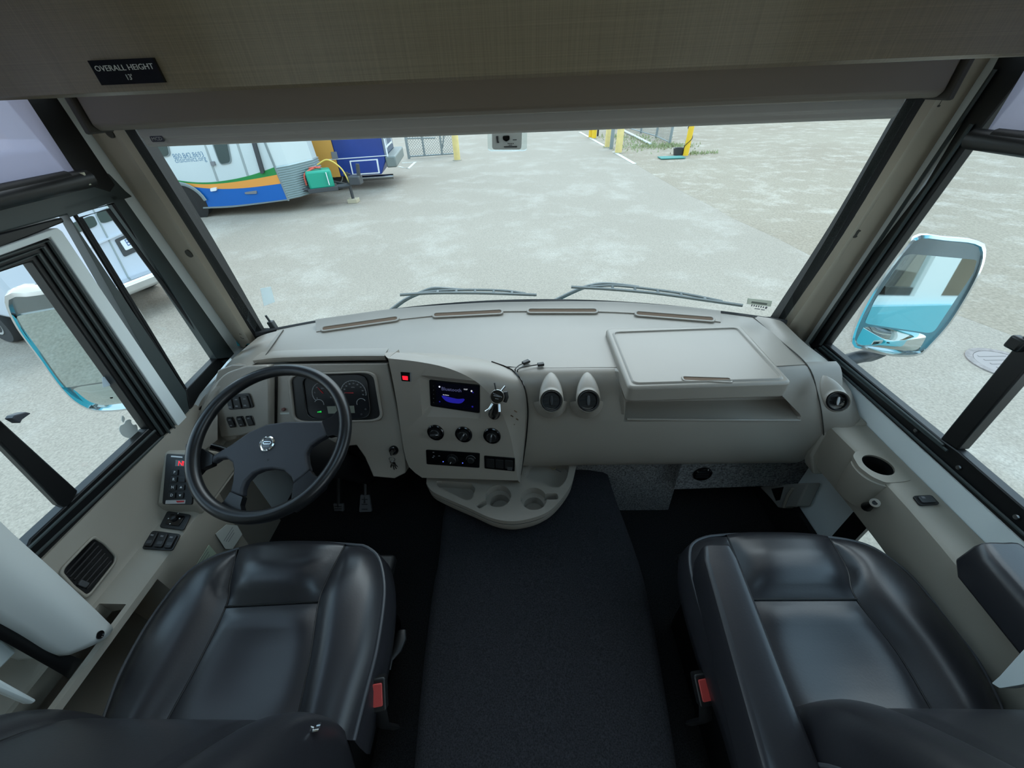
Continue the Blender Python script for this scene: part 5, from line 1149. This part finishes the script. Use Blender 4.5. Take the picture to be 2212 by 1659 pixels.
# low sight window frame, kick strip and bracket in the footwell
t = thing('window_4', 'low sight window beside the passenger footwell', 'window', (1.11, .56, .1)); struct(t)
wf = lambda k, s: [(y, z) for y, z in [(p.x, p.y) for p in rquad([(.42-k, .10-k), (.69+k, .10-k), (.69+k, .46+k), (.42-k, .46+k)], s, 5)]]
f = Frame((1.112, 0, 0), (0, 1, 0), (0, 0, 1)); 
sgx = -1 if f.N.x > 0 else 1
B().ring(f, wf(.06, .2), wf(0, .15), 0, sgx*.012).obj('frame', M['black'], t)
B().box((1.135, .555, .28), (.004, .30, .40)).obj('glass', M['sglass'], t, sm=0)
o = B().box((1.105, .5, .09), (.02, 1.66, .18)).obj('baseboard_right', M['carpet'], sm=0); struct(o)
t = thing('module_box', 'pale bracketed control box low in the passenger footwell corner', 'box', (1.05, 1.0, .06))
bq_ = [P(u, v, x=1.06) for u, v in [(1640, 1052), (1655, 1048), (1745, 1043), (1722, 1094), (1700, 1094), (1692, 1098), (1680, 1097), (1664, 1077)]]
B().prism(bq_, (.05, 0, 0)).obj('case', mat('box_grey', (150, 148, 142), .6), t, bevel=.006); 
B().tube([P(u, v, x=1.055) for u, v in [(1712, 1055), (1702, 1070), (1692, 1095)]], .006, 8).obj('rib', M['panel'], t)
B().prism([P(u, v, x=1.058) for u, v in [(1666, 1056), (1692, 1052), (1684, 1080), (1676, 1082)]], (.004, 0, 0)).obj('recess', M['black'], t)
# ================================================================ LEFT SIDE PANEL
lpn = thing('driver_side_panel', 'beige moulded driver side panel with switch ledge below the window', 'side panel', (-1.05, .3, .3))
def lsec(y): return [V((-1.118, y, .705)), V((-1.108, y, .705)), V((-1.102, y, .69)), V((-1.055, y, .575)), V((-1.045, y, .567)), V((-.97, y, .564)), V((-.957, y, .558)), V((-.951, y, .545)), V((-.955 if .46 < y < .72 else -1.10, y, .40 if .46 < y < .72 else .50)), V((-.985 if .46 < y < .72 else -1.10, y, .06)), V((-.985 if .46 < y < .72 else -1.10, y, .0)), V((-1.118, y, .0))]
b = B(); b.loft([lsec(y) for y in (.99, .74, .715, .5, .47, .45, .3, .0, -.3)], cap=True, close=True); mo = b.obj('moulding', M['panel'], lpn, sm=40)
cut(mo, [B().box((-1.0, .22, .53), (.066, .36, .2)).obj('cutter', None, sm=0)])
b = B(); b.prism([V((-1.062, .66, .55)), V((-1.062, .66, .602)), V((-1.062, .77, .702)), V((-1.062, .785, .70)), V((-1.062, .86, .60)), V((-1.062, .86, .55))], (.112, 0, 0)); b.obj('console_riser', M['panel'], lpn, bevel=.006, seg=3)
SLF = Frame((-1.05, .4, .567), (0, -1, 0), (-.052, 0, .13)); 
if SLF.N.x < 0: SLF = Frame((-1.05, .4, .567), (0, 1, 0), (-.052, 0, .13))
t = thing('side_vent', 'large black louvred air vent on the sloping driver side panel', 'air vent', SLF.px(195, 1225))
vq_ = [(200, 1163), (222, 1176), (246, 1202), (244, 1216), (188, 1287), (160, 1266), (132, 1234)]
vo = [SLF.ab(u, v) for u, v in vq_]
B().ring(SLF, rq(sc2(vo, 1.13), .2), rq(vo, .2), -.004, .006).obj('bezel', M['panel'], t, bevel=.002)
B().fprism(SLF, rq(vo, .2), -.003, .001).obj('well', M['gloss'], t, sm=0)
b = B()
for k in range(6):
    q0, q1 = (142+k*9, 1240+k*6.5-0), (205+k*7, 1172+k*8)
    b.tube([SLF.px(q0[0], q0[1], .002), SLF.px(q1[0], q1[1], .002)], .0025, 6)
b.obj('louvres', M['black'], t)
c0 = SLF.ab(178, 1262); B().fprism(SLF, rrect(.012, .02, .003, 3, *c0), .001, .007).obj('thumb_slider', M['dkgrey'], t, bevel=.001)
LG = Frame((-1.0, .5, .566), (1, 0, 0), (0, 1, 0))
def onl(name, px, m, c0, c1, par, r=.12, bev=.0012, fr=LG): return B().fprism(fr, [(p.x, p.y) for p in rquad([fr.ab(u, v) for u, v in px], r)], c0, c1).obj(name, m, par, bevel=bev, sm=30)
t = thing('mirror_switch', 'square black mirror adjuster on the driver side ledge', 'switch', LG.px(380, 1125))
onl('plate', [(363, 1105), (414, 1113), (398, 1147), (345, 1140)], M['black'], 0, .004, t); onl('inner_plate', [(371, 1113), (402, 1117), (388, 1139), (359, 1134)], M['gloss'], .004, .007, t)
a_, b_ = LG.ab(379, 1123); B().lathe(LG, [(.009, .006), (.008, .013), (.004, .015), (.001, .015)], 20, a_, b_).obj('knob', M['black'], t)
for dx, dy in ((0, .017), (0, -.017), (.017, 0), (-.017, 0)): B().fprism(LG, circ(.0018, 8, a_+dx, b_+dy), .007, .0074).obj('arrow_mark', M['white'], t, sm=0)
t = thing('rocker_switches', 'black panel of three rockers on the driver side ledge behind the mirror adjuster', 'switch panel', LG.px(350, 1170))
onl('plate', [(331, 1147), (392, 1155), (374, 1191), (307, 1187)], M['black'], 0, .004, t)
for k, q in enumerate(([(331, 1152), (345, 1153), (330, 1183), (313, 1182)], [(350, 1154), (366, 1156), (353, 1185), (335, 1184)], [(370, 1157), (386, 1159), (371, 1187), (357, 1186)])):
    rk = onl('rocker', q, M['black'], .004, .009, t); cx_, cy_ = sum(p[0] for p in q)/4, sum(p[1] for p in q)/4
    onl('lower_face', [(cx_-7+k, cy_+3), (cx_+4+k, cy_+3), (cx_+1+k, cy_+10), (cx_-10+k, cy_+10)], M['dkgrey'], .009, .0096, rk, .1, 0)
    onl('symbol', [(cx_+1, cy_-10), (cx_+7, cy_-9), (cx_+5, cy_-6), (cx_-1, cy_-7)], M['grey'], .009, .0094, rk, .1, 0)
KF = Frame((-1.0, .66, .602), (1, 0, 0), (0, .11, .10)); 
KF = Frame(KF.p(0, 0, .001), KF.A, KF.B)
t = thing('gear_selector', 'black push button gear selector with a red N display', 'gear selector', KF.px(385, 1085))
onk = lambda name, px, m, c0, c1, par, r=.06, bev=.0012: onl(name, px, m, c0, c1, par, r, bev, KF)
onk('plate', [(363, 980), (420, 984), (418, 1090), (354, 1089)], M['black'], 0, .006, t)
dpl = onk('display', [(384, 993), (412, 995), (411, 1008), (383, 1007)], M['gloss'], .006, .008, t)
a_, b_ = KF.ab(395, 1001); text('gear_letter', 'N', KF, M['redlit'], dpl, .02, a_, b_, .0083); a_, b_ = KF.ab(405, 1001.5); text('gear_letter', 'N', KF, M['redlit'], dpl, .02, a_, b_, .0083)
onk('header_label', [(374, 984), (398, 986), (398, 989), (373, 987)], M['white'], .006, .0065, t, .1, 0)
bd = onk('badge', [(363, 1080), (405, 1079), (404, 1087), (362, 1088)], mat('badge_silver', (176, 172, 170), .4), .006, .0075, t, .05, .0004); onk('badge_flash', [(385, 1081), (403, 1080.5), (402.5, 1084), (388, 1085)], mat('badge_red', (170, 40, 44), .5), .0075, .008, bd, .1, 0)
for k, (s, v) in enumerate((('P', 1020), ('R', 1035), ('N', 1052), ('D', 1069))):
    u = 383-k*2; bt = onk('button', [(u-7, v-6), (u+7, v-5.5), (u+6, v+6.5), (u-8, v+6)], M['black'], .006, .0095, t, .15); a_, b_ = KF.ab(u, v); text('letter', s, KF, M['white'], bt, .011, a_, b_, .0097)
    if k > 0:
        u2 = u+18; bt = onk('button', [(u2-7, v-6), (u2+7, v-5.5), (u2+6, v+6.5), (u2-8, v+6)], M['black'], .006, .0095, t, .15)
        if k > 1:
            a_, b_ = KF.ab(u2, v); s_ = .0035 if k == 2 else -.0035; B().fprism(KF, [(a_-.0035, b_-s_*.6), (a_+.0035, b_-s_*.6), (a_, b_+s_)][::(1 if k == 2 else -1)], .0095, .0099).obj('arrow', M['white'], bt, sm=0)
IF_ = Frame((-.951, .6, .47), (0, -1, 0), (0, 0, 1)); 
if IF_.N.x < 0: IF_ = Frame((-.951, .6, .47), (0, 1, 0), (0, 0, 1))
for nm, px_, m_, lab in (('label', [(488, 1133), (511, 1135), (522, 1154), (501, 1186), (486, 1186), (464, 1153)], M['paper'], 'white six sided label on the lower driver side panel'), ('label', [(450, 1177), (466, 1196), (432, 1216), (412, 1238)], mat('label_green', (170, 184, 160), .7), 'pale green label on the lower driver side panel near the seat')):
    o = B().fprism(IF_, [IF_.ab(u, v) for u, v in px_], .001, .0025).obj(nm, m_, sm=0); tag(o, lab, 'label')
    cx_, cy_ = sum(p[0] for p in px_)/len(px_), sum(p[1] for p in px_)/len(px_)
    for k in range(3): a_, b_ = IF_.ab(cx_, cy_); B().fprism(IF_, rrect(.05-.008*k, .0022, .0005, 1, a_, b_+.012-.01*k), .0025, .0028).obj('print_line', M['grey'], o, sm=0)
# ================================================================ STEERING
tl = R(28); WC = V((-.681, .741, .792)); WF = Frame(WC, (1, 0, 0), (0, math.cos(tl), math.sin(tl)))
st = thing('steering_wheel', 'black four spoke steering wheel with a chrome ringed emblem', 'steering wheel', WC-WF.N*.12)
B().tube([WF.p(.2105*math.cos(2*math.pi*k/96), .2105*math.sin(2*math.pi*k/96), 0) for k in range(96)], .0172, 18, True).obj('rim', M['rim'], st, sm=60)
HF = Frame(WF.p(0, 0, -.022), WF.A, WF.B)
pad = [(462, 986), (478, 976), (502, 962), (540, 935), (578, 918), (619, 912), (698, 911), (704, 925), (709, 942), (690, 952), (673, 964), (664, 980), (666, 1000), (671, 1016), (655, 1032), (636, 1046), (632, 1032), (616, 1017), (590, 1013), (568, 1016), (550, 1024), (534, 1040), (527, 1057), (526, 1073), (500, 1064), (506, 1040), (508, 1016), (505, 1000), (492, 990), (475, 992), (460, 1002)]
pq = [HF.ab(u, v) for u, v in pad]; pc = (sum(p[0] for p in pq)/len(pq), sum(p[1] for p in pq)/len(pq))
hb_ = B().fprism(HF, pq, -.018, .008); hb_.obj('hub_pad', M['hub'], st, bevel=.006, seg=3, sm=30)
def spoke(px): return B().fprism(HF, [(p.x, p.y) for p in rquad([HF.ab(u, v) for u, v in px], .1)], -.014, .006).obj('spoke', M['rim'], st, bevel=.005, seg=3, sm=30)
spoke([(405, 960), (418, 962), (440, 970), (463, 984), (461, 1004), (438, 1014), (424, 1030), (410, 1052), (402, 1010)])
spoke([(697, 911), (718, 902), (732, 886), (744, 878), (752, 905), (748, 940), (736, 946), (722, 941), (709, 944)])
spoke([(500, 1063), (527, 1074), (522, 1092), (526, 1108), (540, 1124), (500, 1124), (455, 1105), (470, 1097), (488, 1082)])
spoke([(636, 1046), (671, 1017), (678, 1026), (690, 1033), (712, 1026), (700, 1056), (668, 1084), (636, 1106), (620, 1102), (632, 1078)])
a_, b_ = HF.ab(581, 960)
em = B().lathe(HF, [(.0215, .006), (.0215, .0105), (.0185, .0125), (.0155, .0105), (.0150, .009)], 36, a_, b_).obj('emblem_ring', M['chrome'], st, sm=40)
B().lathe(HF, [(.0152, .007), (.0152, .0098), (.001, .0098)], 30, a_, b_).obj('emblem_face', M['gloss'], em)
B().ring(HF, rrect(.023, .008, .004, 4, a_, b_+.002), rrect(.020, .005, .0025, 4, a_, b_+.002), .0098, .0105).obj('emblem_oval', M['chrome'], em, sm=0)
for dy in (-.004, -.008): B().fprism(HF, rrect(.018, .0012, .0004, 1, a_, b_+dy), .0098, .0103).obj('emblem_bar', M['steel'], em, sm=0)
a2, b2 = HF.ab(583, 995); text('horn_mark', 'H', HF, M['black'], st, .008, a2, b2, .0081)
B().lathe(Frame(WC-WF.N*.036, WF.A, WF.B), [(.045, .0), (.055, -.02), (.05, -.10)], 24).obj('boss', M['black'], st)
cl_ = thing('steering_column', 'black steering column shroud under the wheel', 'steering column', WC-WF.N*.25)
ax_ = V((0, .52, -.855)); c0 = WC-WF.N*.11
B().loft([[c0+ax_*d+WF.A*(w_*math.cos(2*math.pi*k/20))+WF.B*(h*math.sin(2*math.pi*k/20)) for k in range(20)] for d, w_, h in ((0, .06, .06), (.08, .075, .07), (.2, .07, .065), (.34, .05, .05), (.62, .045, .045))], close=True, cap=True).obj('shroud', M['black'], cl_, sm=50)
sp = [HF.px(500, 972, -.06), HF.px(470, 966, -.05), HF.px(436, 957, -.04)]
t = B().tube(sp, [.008, .009, .0105], 12).obj('indicator_stalk', M['gloss'], cl_); B().tube([sp[2]+V((.002, 0, .009)), sp[1]+V((0, 0, .0085))], .0022, 6).obj('stalk_highlight', M['steel'], t)  # silver highlight along the stalk, laid on as a steel strip
# tilt bracket and fascia skirt behind the column
o = B().box((-.70, 1.08, .42), (.36, .04, .35)).obj('fascia_skirt', M['black'], dash, bevel=.01)
# pedals
for nm, lab, px_, y in (('brake_pedal', 'grey brake pedal pad under the steering column', [(719, 1088), (741, 1088), (742, 1105), (722, 1106)], 1.0), ('accelerator_pedal', 'tall accelerator pedal right of the brake pedal', [(778, 1068), (797, 1070), (803, 1106), (775, 1107)], 1.02)):
    pf = Frame(P(px_[0][0], px_[0][1]+10, y=y), (1, 0, 0), (0, .6, .8)); t = thing(nm, lab, 'pedal', pf.px(px_[3][0], px_[3][1]))
    B().fprism(pf, rq([pf.ab(u, v) for u, v in px_], .12), -.015, 0).obj('pad', mat('pedal_rubber', (92, 92, 94), .6), t, bevel=.003)
    b = B()
    for k in range(3):
        v = px_[0][1]+3+(px_[2][1]-px_[0][1])*(.2+.28*k); b.tube([pf.px(px_[0][0]+4, v, .001), pf.px(px_[1][0]-3, v, .001)], .002, 6)
    b.obj('tread', M['black'], t); c = pf.px((px_[0][0]+px_[1][0])/2, (px_[0][1]+px_[2][1])/2, -.01); B().tube([c, c+V((0, .10, .12)), c+V((0, .14, .3))], .012, 8).obj('arm', M['black'], t)
# ================================================================ SEATS
def seat(nm, label, oL, oR, fr, sL, sR, roll, ped, bx, bhw, fwd=0):
    ZO, ZS = .53, .545
    A = cat([P(u, v, z=ZO) for u, v in oL], 30); D = cat([P(u, v, z=ZO) for u, v in oR], 30); E = cat([P(u, v, z=ZO) for u, v in fr], 24)
    S1 = cat([P(u, v, z=ZS) for u, v in sL], 30); S2 = cat([P(u, v, z=ZS) for u, v in sR], 30)
    cx_ = sum(p.x for p in A+D)/60
    t = thing(nm, label, 'seat', (cx_, .3, 0))
    def bol(o_, s_, name):
        B().puff(o_, s_, 15, .042, edge=(1, 1, 1, 0), pw=2.6).obj(name, M['leather'], t, sm=180)
    bol(A, S1, 'bolster'); bol(D, S2, 'bolster')
    rA, rD = P(*roll[0], z=ZS), P(*roll[1], z=ZS)
    i1 = min(range(30), key=lambda i: (S1[i]-rA).length); i2 = min(range(30), key=lambda i: (S2[i]-rD).length)
    f1 = resample(S1[:i1+1], 24); f2 = resample(S2[:i2+1], 24)
    fe = [S1[0].lerp(S2[0], i/19) for i in range(20)]
    ft = resample([min(E, key=lambda p: abs(p.x-(S1[0].lerp(S2[0], i/19)).x)) for i in range(20)], 20)
    rows = []
    for j in range(16):
        a = j/15; l, r_ = f1[int(a*23)], f2[int(a*23)]; row = []
        for i in range(20):
            s_ = i/19; p = l.lerp(r_, s_)
            if a < .25: p = p.lerp(V((p.x, ft[i].y, p.z)), 1-a/.25)
            zz = (ZO if a == 0 else ZS)+.030*(1-abs(2*s_-1)**4)*(1-abs(2*min(1, a*1.0)-1)**2.6)
            row.append(V((p.x, p.y, zz if a > 0 else ZO)))
        rows.append(row)
    B().loft(rows).obj('front_roll', M['leather'], t, sm=180)
    g1 = resample(S1[i1:], 24); g2 = resample(S2[i2:], 24)
    rows = []
    for j in range(20):
        a = j/19; l, r_ = g1[int(round(a*23))], g2[int(round(a*23))]
        rows.append([l.lerp(r_, i/19)+V((0, 0, .016*(1-abs(2*(i/19)-1)**5)*min(1, a*7)-.02*math.sin(math.pi*a)*(1-abs(2*(i/19)-1)**2))) for i in range(20)])
    B().loft(rows).obj('seat_pad', M['leather'], t, sm=180)
    ring_ = A[::-1]+E[1:-1]+D
    ring_ = resample(ring_, 90)
    cen = sum(ring_, V((0, 0, 0)))/90
    def offp(p, k, z): d = (p-cen); d.z = 0; d = d.normalized() if d.length else d; q = p+d*k; return V((q.x, q.y, z))
    B().loft([ring_, [offp(p, .010, ZO-.02) for p in ring_], [offp(p, .016, ZO-.06) for p in ring_], [offp(p, .006, ZO-.11) for p in ring_], [offp(p, -.05, ZO-.135) for p in ring_]]).obj('cushion_side', M['leather'], t, sm=60)
    B().tube([p+V((0, 0, .003)) for p in ring_], .0042, 8).obj('piping', M['piping'], t)
    B().tube([S1[i1].lerp(S2[i2], k/9)+V((0, 0, .002)) for k in range(10)], .0022, 6).obj('roll_seam', M['black'], t); B().tube([p+V((0, 0, .0005)) for p in S1], .002, 6).obj('seam', M['black'], t); B().tube([p+V((0, 0, .0005)) for p in S2], .002, 6).obj('seam', M['black'], t)
    B().box((cx_, .36, .20), (.36, .42, .40)).obj('pedestal', M['black'], t, bevel=.02)
    B().box((cx_, .36, .39), (.46, .5, .04)).obj('seat_frame', M['black'], t, bevel=.01)
    # backrest: reclined cushion with a lumbar swell and side bolsters
    pr = [(.145, .46), (.170, .56), (.166, .65), (.146, .74), (.098, .83), (.040, .92), (-.02, 1.01), (-.085, 1.10), (-.12, 1.135), (-.165, 1.125)]
    rows = []; pts = cat2([(y+fwd, z) for y, z in pr], 34)
    def yo(s_): a = abs(s_); return .012*math.exp(-((a-.76)/.14)**2) - (.075*max(0, (a-.86)/.14)**2.2) - .010*math.exp(-((a-.56)/.035)**2)
    def hw(z): return bhw*(1-.10*((z-.6)/.6)**2)
    NS = 41
    rows = [[V((bx+(2*i/(NS-1)-1)*hw(z), y+yo(2*i/(NS-1)-1), z)) for i in range(NS)] for y, z in pts]
    back_ = B(); back_.loft([[V((p.x, p.y-.11, p.z-.03)) for p in rows[0]]]+rows+[[V((p.x, p.y-.06, p.z-.04)) for p in rows[-1]]]+[[V((p.x*.98+bx*.02, p.y-.14+.03*0, p.z)) for p in r_] for r_ in rows[-4::-6]], close=False)
    bo = back_.obj('backrest', M['leather'], t, sm=70)
    for s_ in (-.56, .56):
        j = 0; B().tube([V((bx+s_*hw(z), y+yo(s_)+.001, z)) for y, z in pts], .0018, 6).obj('back_seam', M['black'], t)
    for s_ in (-1, 1): B().tube([V((bx+s_*hw(z)*1.0, y+yo(1)+.002, z)) for y, z in pts], .004, 8).obj('back_piping', M['piping'], t)
    sd_ = B()
    for s_ in (-1, 1): sd_.loft([[V((bx+s_*hw(z), y+yo(1), z)) for y, z in pts], [V((bx+s_*hw(z)*.99, y+yo(1)-.09, z-.02)) for y, z in pts]])
    sd_.obj('backrest_sides', M['leather'], t, sm=60)
    def onb(u, v):
        d = ray(u, v); tt = .3
        while tt < 2.5:
            p = CAM+d*tt; k = max(i for i in range(len(pts)) if pts[i][1] <= p.z) if .46 < p.z < 1.15 else None
            if k is not None and k < len(pts)-1:
                (ya_, za), (yb_, zb_) = pts[k], pts[k+1]; f_ = (p.z-za)/max(1e-6, zb_-za); ys = ya_+(yb_-ya_)*f_+yo((p.x-bx)/hw(p.z))
                if p.y <= ys+.001: return p
            tt += .001
        return CAM+d
    return t, bo, onb
def buckle(par, u, v, z, lean):
    c = P(u, v, z=z); f = Frame(c, V((1, .15, 0)), V((lean, .8, .6)))
    bb_ = B().fprism(f, rrect(.034, .066, .006, 4), -.022, 0).obj('belt_buckle', M['black'], par, bevel=.003)
    B().fprism(f, rrect(.021, .044, .003, 3, 0, .002), 0, .004).obj('release_button', M['red'], bb_, bevel=.0012)
    B().tube([f.p(0, -.03, -.01), f.p(0, -.07, -.03), f.p(0, -.12, -.12)], .016, 8, flat=.4).obj('buckle_stalk', M['black'], par)
ds, dbo, donb = seat('captain_chair', 'black leather driver seat behind the steering wheel', [(508, 1189), (455, 1208), (400, 1245), (330, 1335), (270, 1440), (236, 1525), (205, 1620)], [(788, 1180), (815, 1200), (828, 1240), (830, 1295), (815, 1400), (790, 1500), (765, 1600)],
     [(508, 1189), (560, 1177), (620, 1173), (700, 1174), (788, 1180)], [(512, 1187), (497, 1260), (489, 1308), (430, 1430), (365, 1550), (325, 1625)], [(744, 1180), (708, 1250), (688, 1303), (670, 1420), (640, 1565), (628, 1625)], [(489, 1308), (688, 1303)], 0, -.605, .30)
q = donb(683, 1576); f = Frame(q+(CAM-q).normalized()*.003, (1, .25, -.3), (.35, -.35, .9))
if f.N.dot(CAM-q) < 0: f = Frame(f.o, -f.A, f.B)
zp = B().fprism(f, rrect(.011, .03, .002, 3), 0, .003).obj('zip_pull', M['chrome'], dbo, bevel=.0006); B().box((-.002, -.018, .002), (.006, .014, .004), fr=f).obj('zip_slider', M['steel'], zp)
B().tube([f.p(.004, .004, .004), f.p(.016, .010, .01)], .0012, 6).obj('zip_cord', M['white'], zp)
buckle(ds, 816, 1503, .50, .1)
lv = B().tube([P(u, v, z=.36) for u, v in [(838, 1448), (842, 1425), (858, 1402), (866, 1380), (868, 1362)]], [.008, .009, .014, .016, .012], 10, flat=.45).obj('recline_lever', M['black'], ds, sm=60)
for (u0, v0, u1, v1) in ((833, 1378, 836, 1392), (824, 1412, 829, 1422), (811, 1436, 821, 1442)):
    B().tube([P(u0, v0, z=.38), P(u1, v1, z=.38)], .007, 10).obj('adjuster_knob', M['chrome'], ds)
B().tube([P(168, 1458, z=.30), P(100, 1530, z=.30)], .004, 8).obj('track_edge', M['steel'], ds)
ps, pbo, ponb = seat('passenger_chair', 'black leather passenger seat with armrests beside the right wall', [(1530, 1160), (1503, 1170), (1490, 1190), (1495, 1250), (1540, 1400), (1590, 1530), (1625, 1640)], [(1782, 1161), (1840, 1170), (1890, 1188), (1960, 1240), (2050, 1345), (2110, 1430), (2160, 1530), (2185, 1620)],
     [(1530, 1160), (1580, 1156), (1640, 1155), (1710, 1156), (1782, 1161)], [(1572, 1160), (1600, 1230), (1622, 1291), (1665, 1410), (1715, 1560), (1735, 1620)], [(1792, 1163), (1830, 1230), (1847, 1290), (1935, 1405), (2010, 1530), (2060, 1620)], [(1622, 1291), (1847, 1290)], 0, .775, .285, .024)
buckle(ps, 1522, 1492, .44, -.1)
def armrest(par, x0, x1, y0, y1, zt, h, w0, w1, name='armrest'):
    secs = []
    n = 14
    for i in range(n+1):
        a = i/n; y = y0+(y1-y0)*a; cxx = x0+(x1-x0)*a; w_ = (w0+(w1-w0)*a)/2; e = 1.0 if a > .06 else .82+.18*a/.06
        hh = h*e; sec = []
        for (px_, pz_) in ((-1, -.9), (-1.0, -.2), (-.82, -.04), (-.45, 0), (.1, -.02), (.45, .0), (.85, -.04), (1, -.2), (1.0, -.9), (.6, -1), (-.6, -1)): sec.append(V((cxx+px_*w_*e, y, zt+pz_*hh)))
        secs.append(sec)
    return B().loft(secs, close=True, cap=True).obj(name, M['leather'], par, bevel=.006, sm=50)
armrest(ps, .475, .435, .485, .0, .685, .115, .084, .105)
armrest(ps, 1.02, .985, .445, .0, .76, .10, .11, .11)
# ================================================================ post covers, belt and pale trim at the lower corners
t = struct(thing('trim_3', 'pale curved cover on the driver side door post', 'post cover', (-1.0, .33, .56)))
Af = cat([P(u, v, x=-.965) for u, v in [(-140, 985), (0, 1131), (120, 1240), (200, 1315), (243, 1357)]], 24); Bf = cat([P(u, v, x=-.945) for u, v in [(-140, 1250), (0, 1328), (70, 1368), (120, 1400), (150, 1413)]], 24)
rows = [[p+V((-.10, .02, 0)) for p in Af], Af]+[[a.lerp(b, k)+V((.022*math.sin(math.pi*k), 0, 0)) for a, b in zip(Af, Bf)] for k in (.06, .2, .35, .5, .65, .8, .94)]+[Bf, [p+V((-.10, -.01, 0)) for p in Bf]]
B().loft(rows).obj('cover', mat('post_cover_white', (206, 210, 208), .5), t, sm=60, solid=.004)
c = P(209, 1373, x=-.938); n_ = (V((1, .2, .1))).normalized(); f = Frame(c+n_*.008, n_.orthogonal(), n_.cross(n_.orthogonal())); B().lathe(f, [(.0085, -.002), (.0085, .0005), (.007, .0005), (.006, -.001), (.001, -.001)], 18).obj('screw_hole', M['gloss'], t)
t = thing('seat_belt', 'black seat belt webbing running down behind the pale driver post cover', 'seat belt', (-.95, .25, .5))
b = B(); l = [P(u, v, x=-.965) for u, v in [(-120, 1265), (0, 1332), (100, 1392), (178, 1426)]]; r_ = [P(u, v, x=-.965) for u, v in [(-120, 1325), (0, 1382), (90, 1432), (150, 1466)]]
b.loft([cat(l, 16), cat(r_, 16)]); b.obj('webbing', M['black'], t, solid=.002)
t = struct(thing('trim_4', 'pale trim plates behind the driver seat belt', 'trim', (-1.02, .2, .5)))
B().prism([P(u, v, x=-1.0) for u, v in [(-120, 1330), (0, 1378), (38, 1408), (0, 1446), (-120, 1500)]], (-.02, 0, 0)).obj('plate', M['paint'], t, bevel=.004)
B().prism([P(u, v, x=-.96) for u, v in [(-60, 1440), (0, 1466), (82, 1512), (70, 1522), (0, 1492), (-60, 1468)]], (-.02, 0, 0)).obj('plate', M['paint'], t, bevel=.004)
t = struct(thing('trim_5', 'pale trim tip at the right edge beside the passenger armrest', 'trim', (1.05, .25, .6)))
B().prism([p for p in rquad([P(u, v, x=.905) for u, v in [(2142, 1476), (2160, 1460), (2212, 1402), (2236, 1384), (2250, 1450), (2212, 1478), (2160, 1487)]], .12)], (.028, 0, 0)).obj('cover', M['paint'], t, bevel=.008)
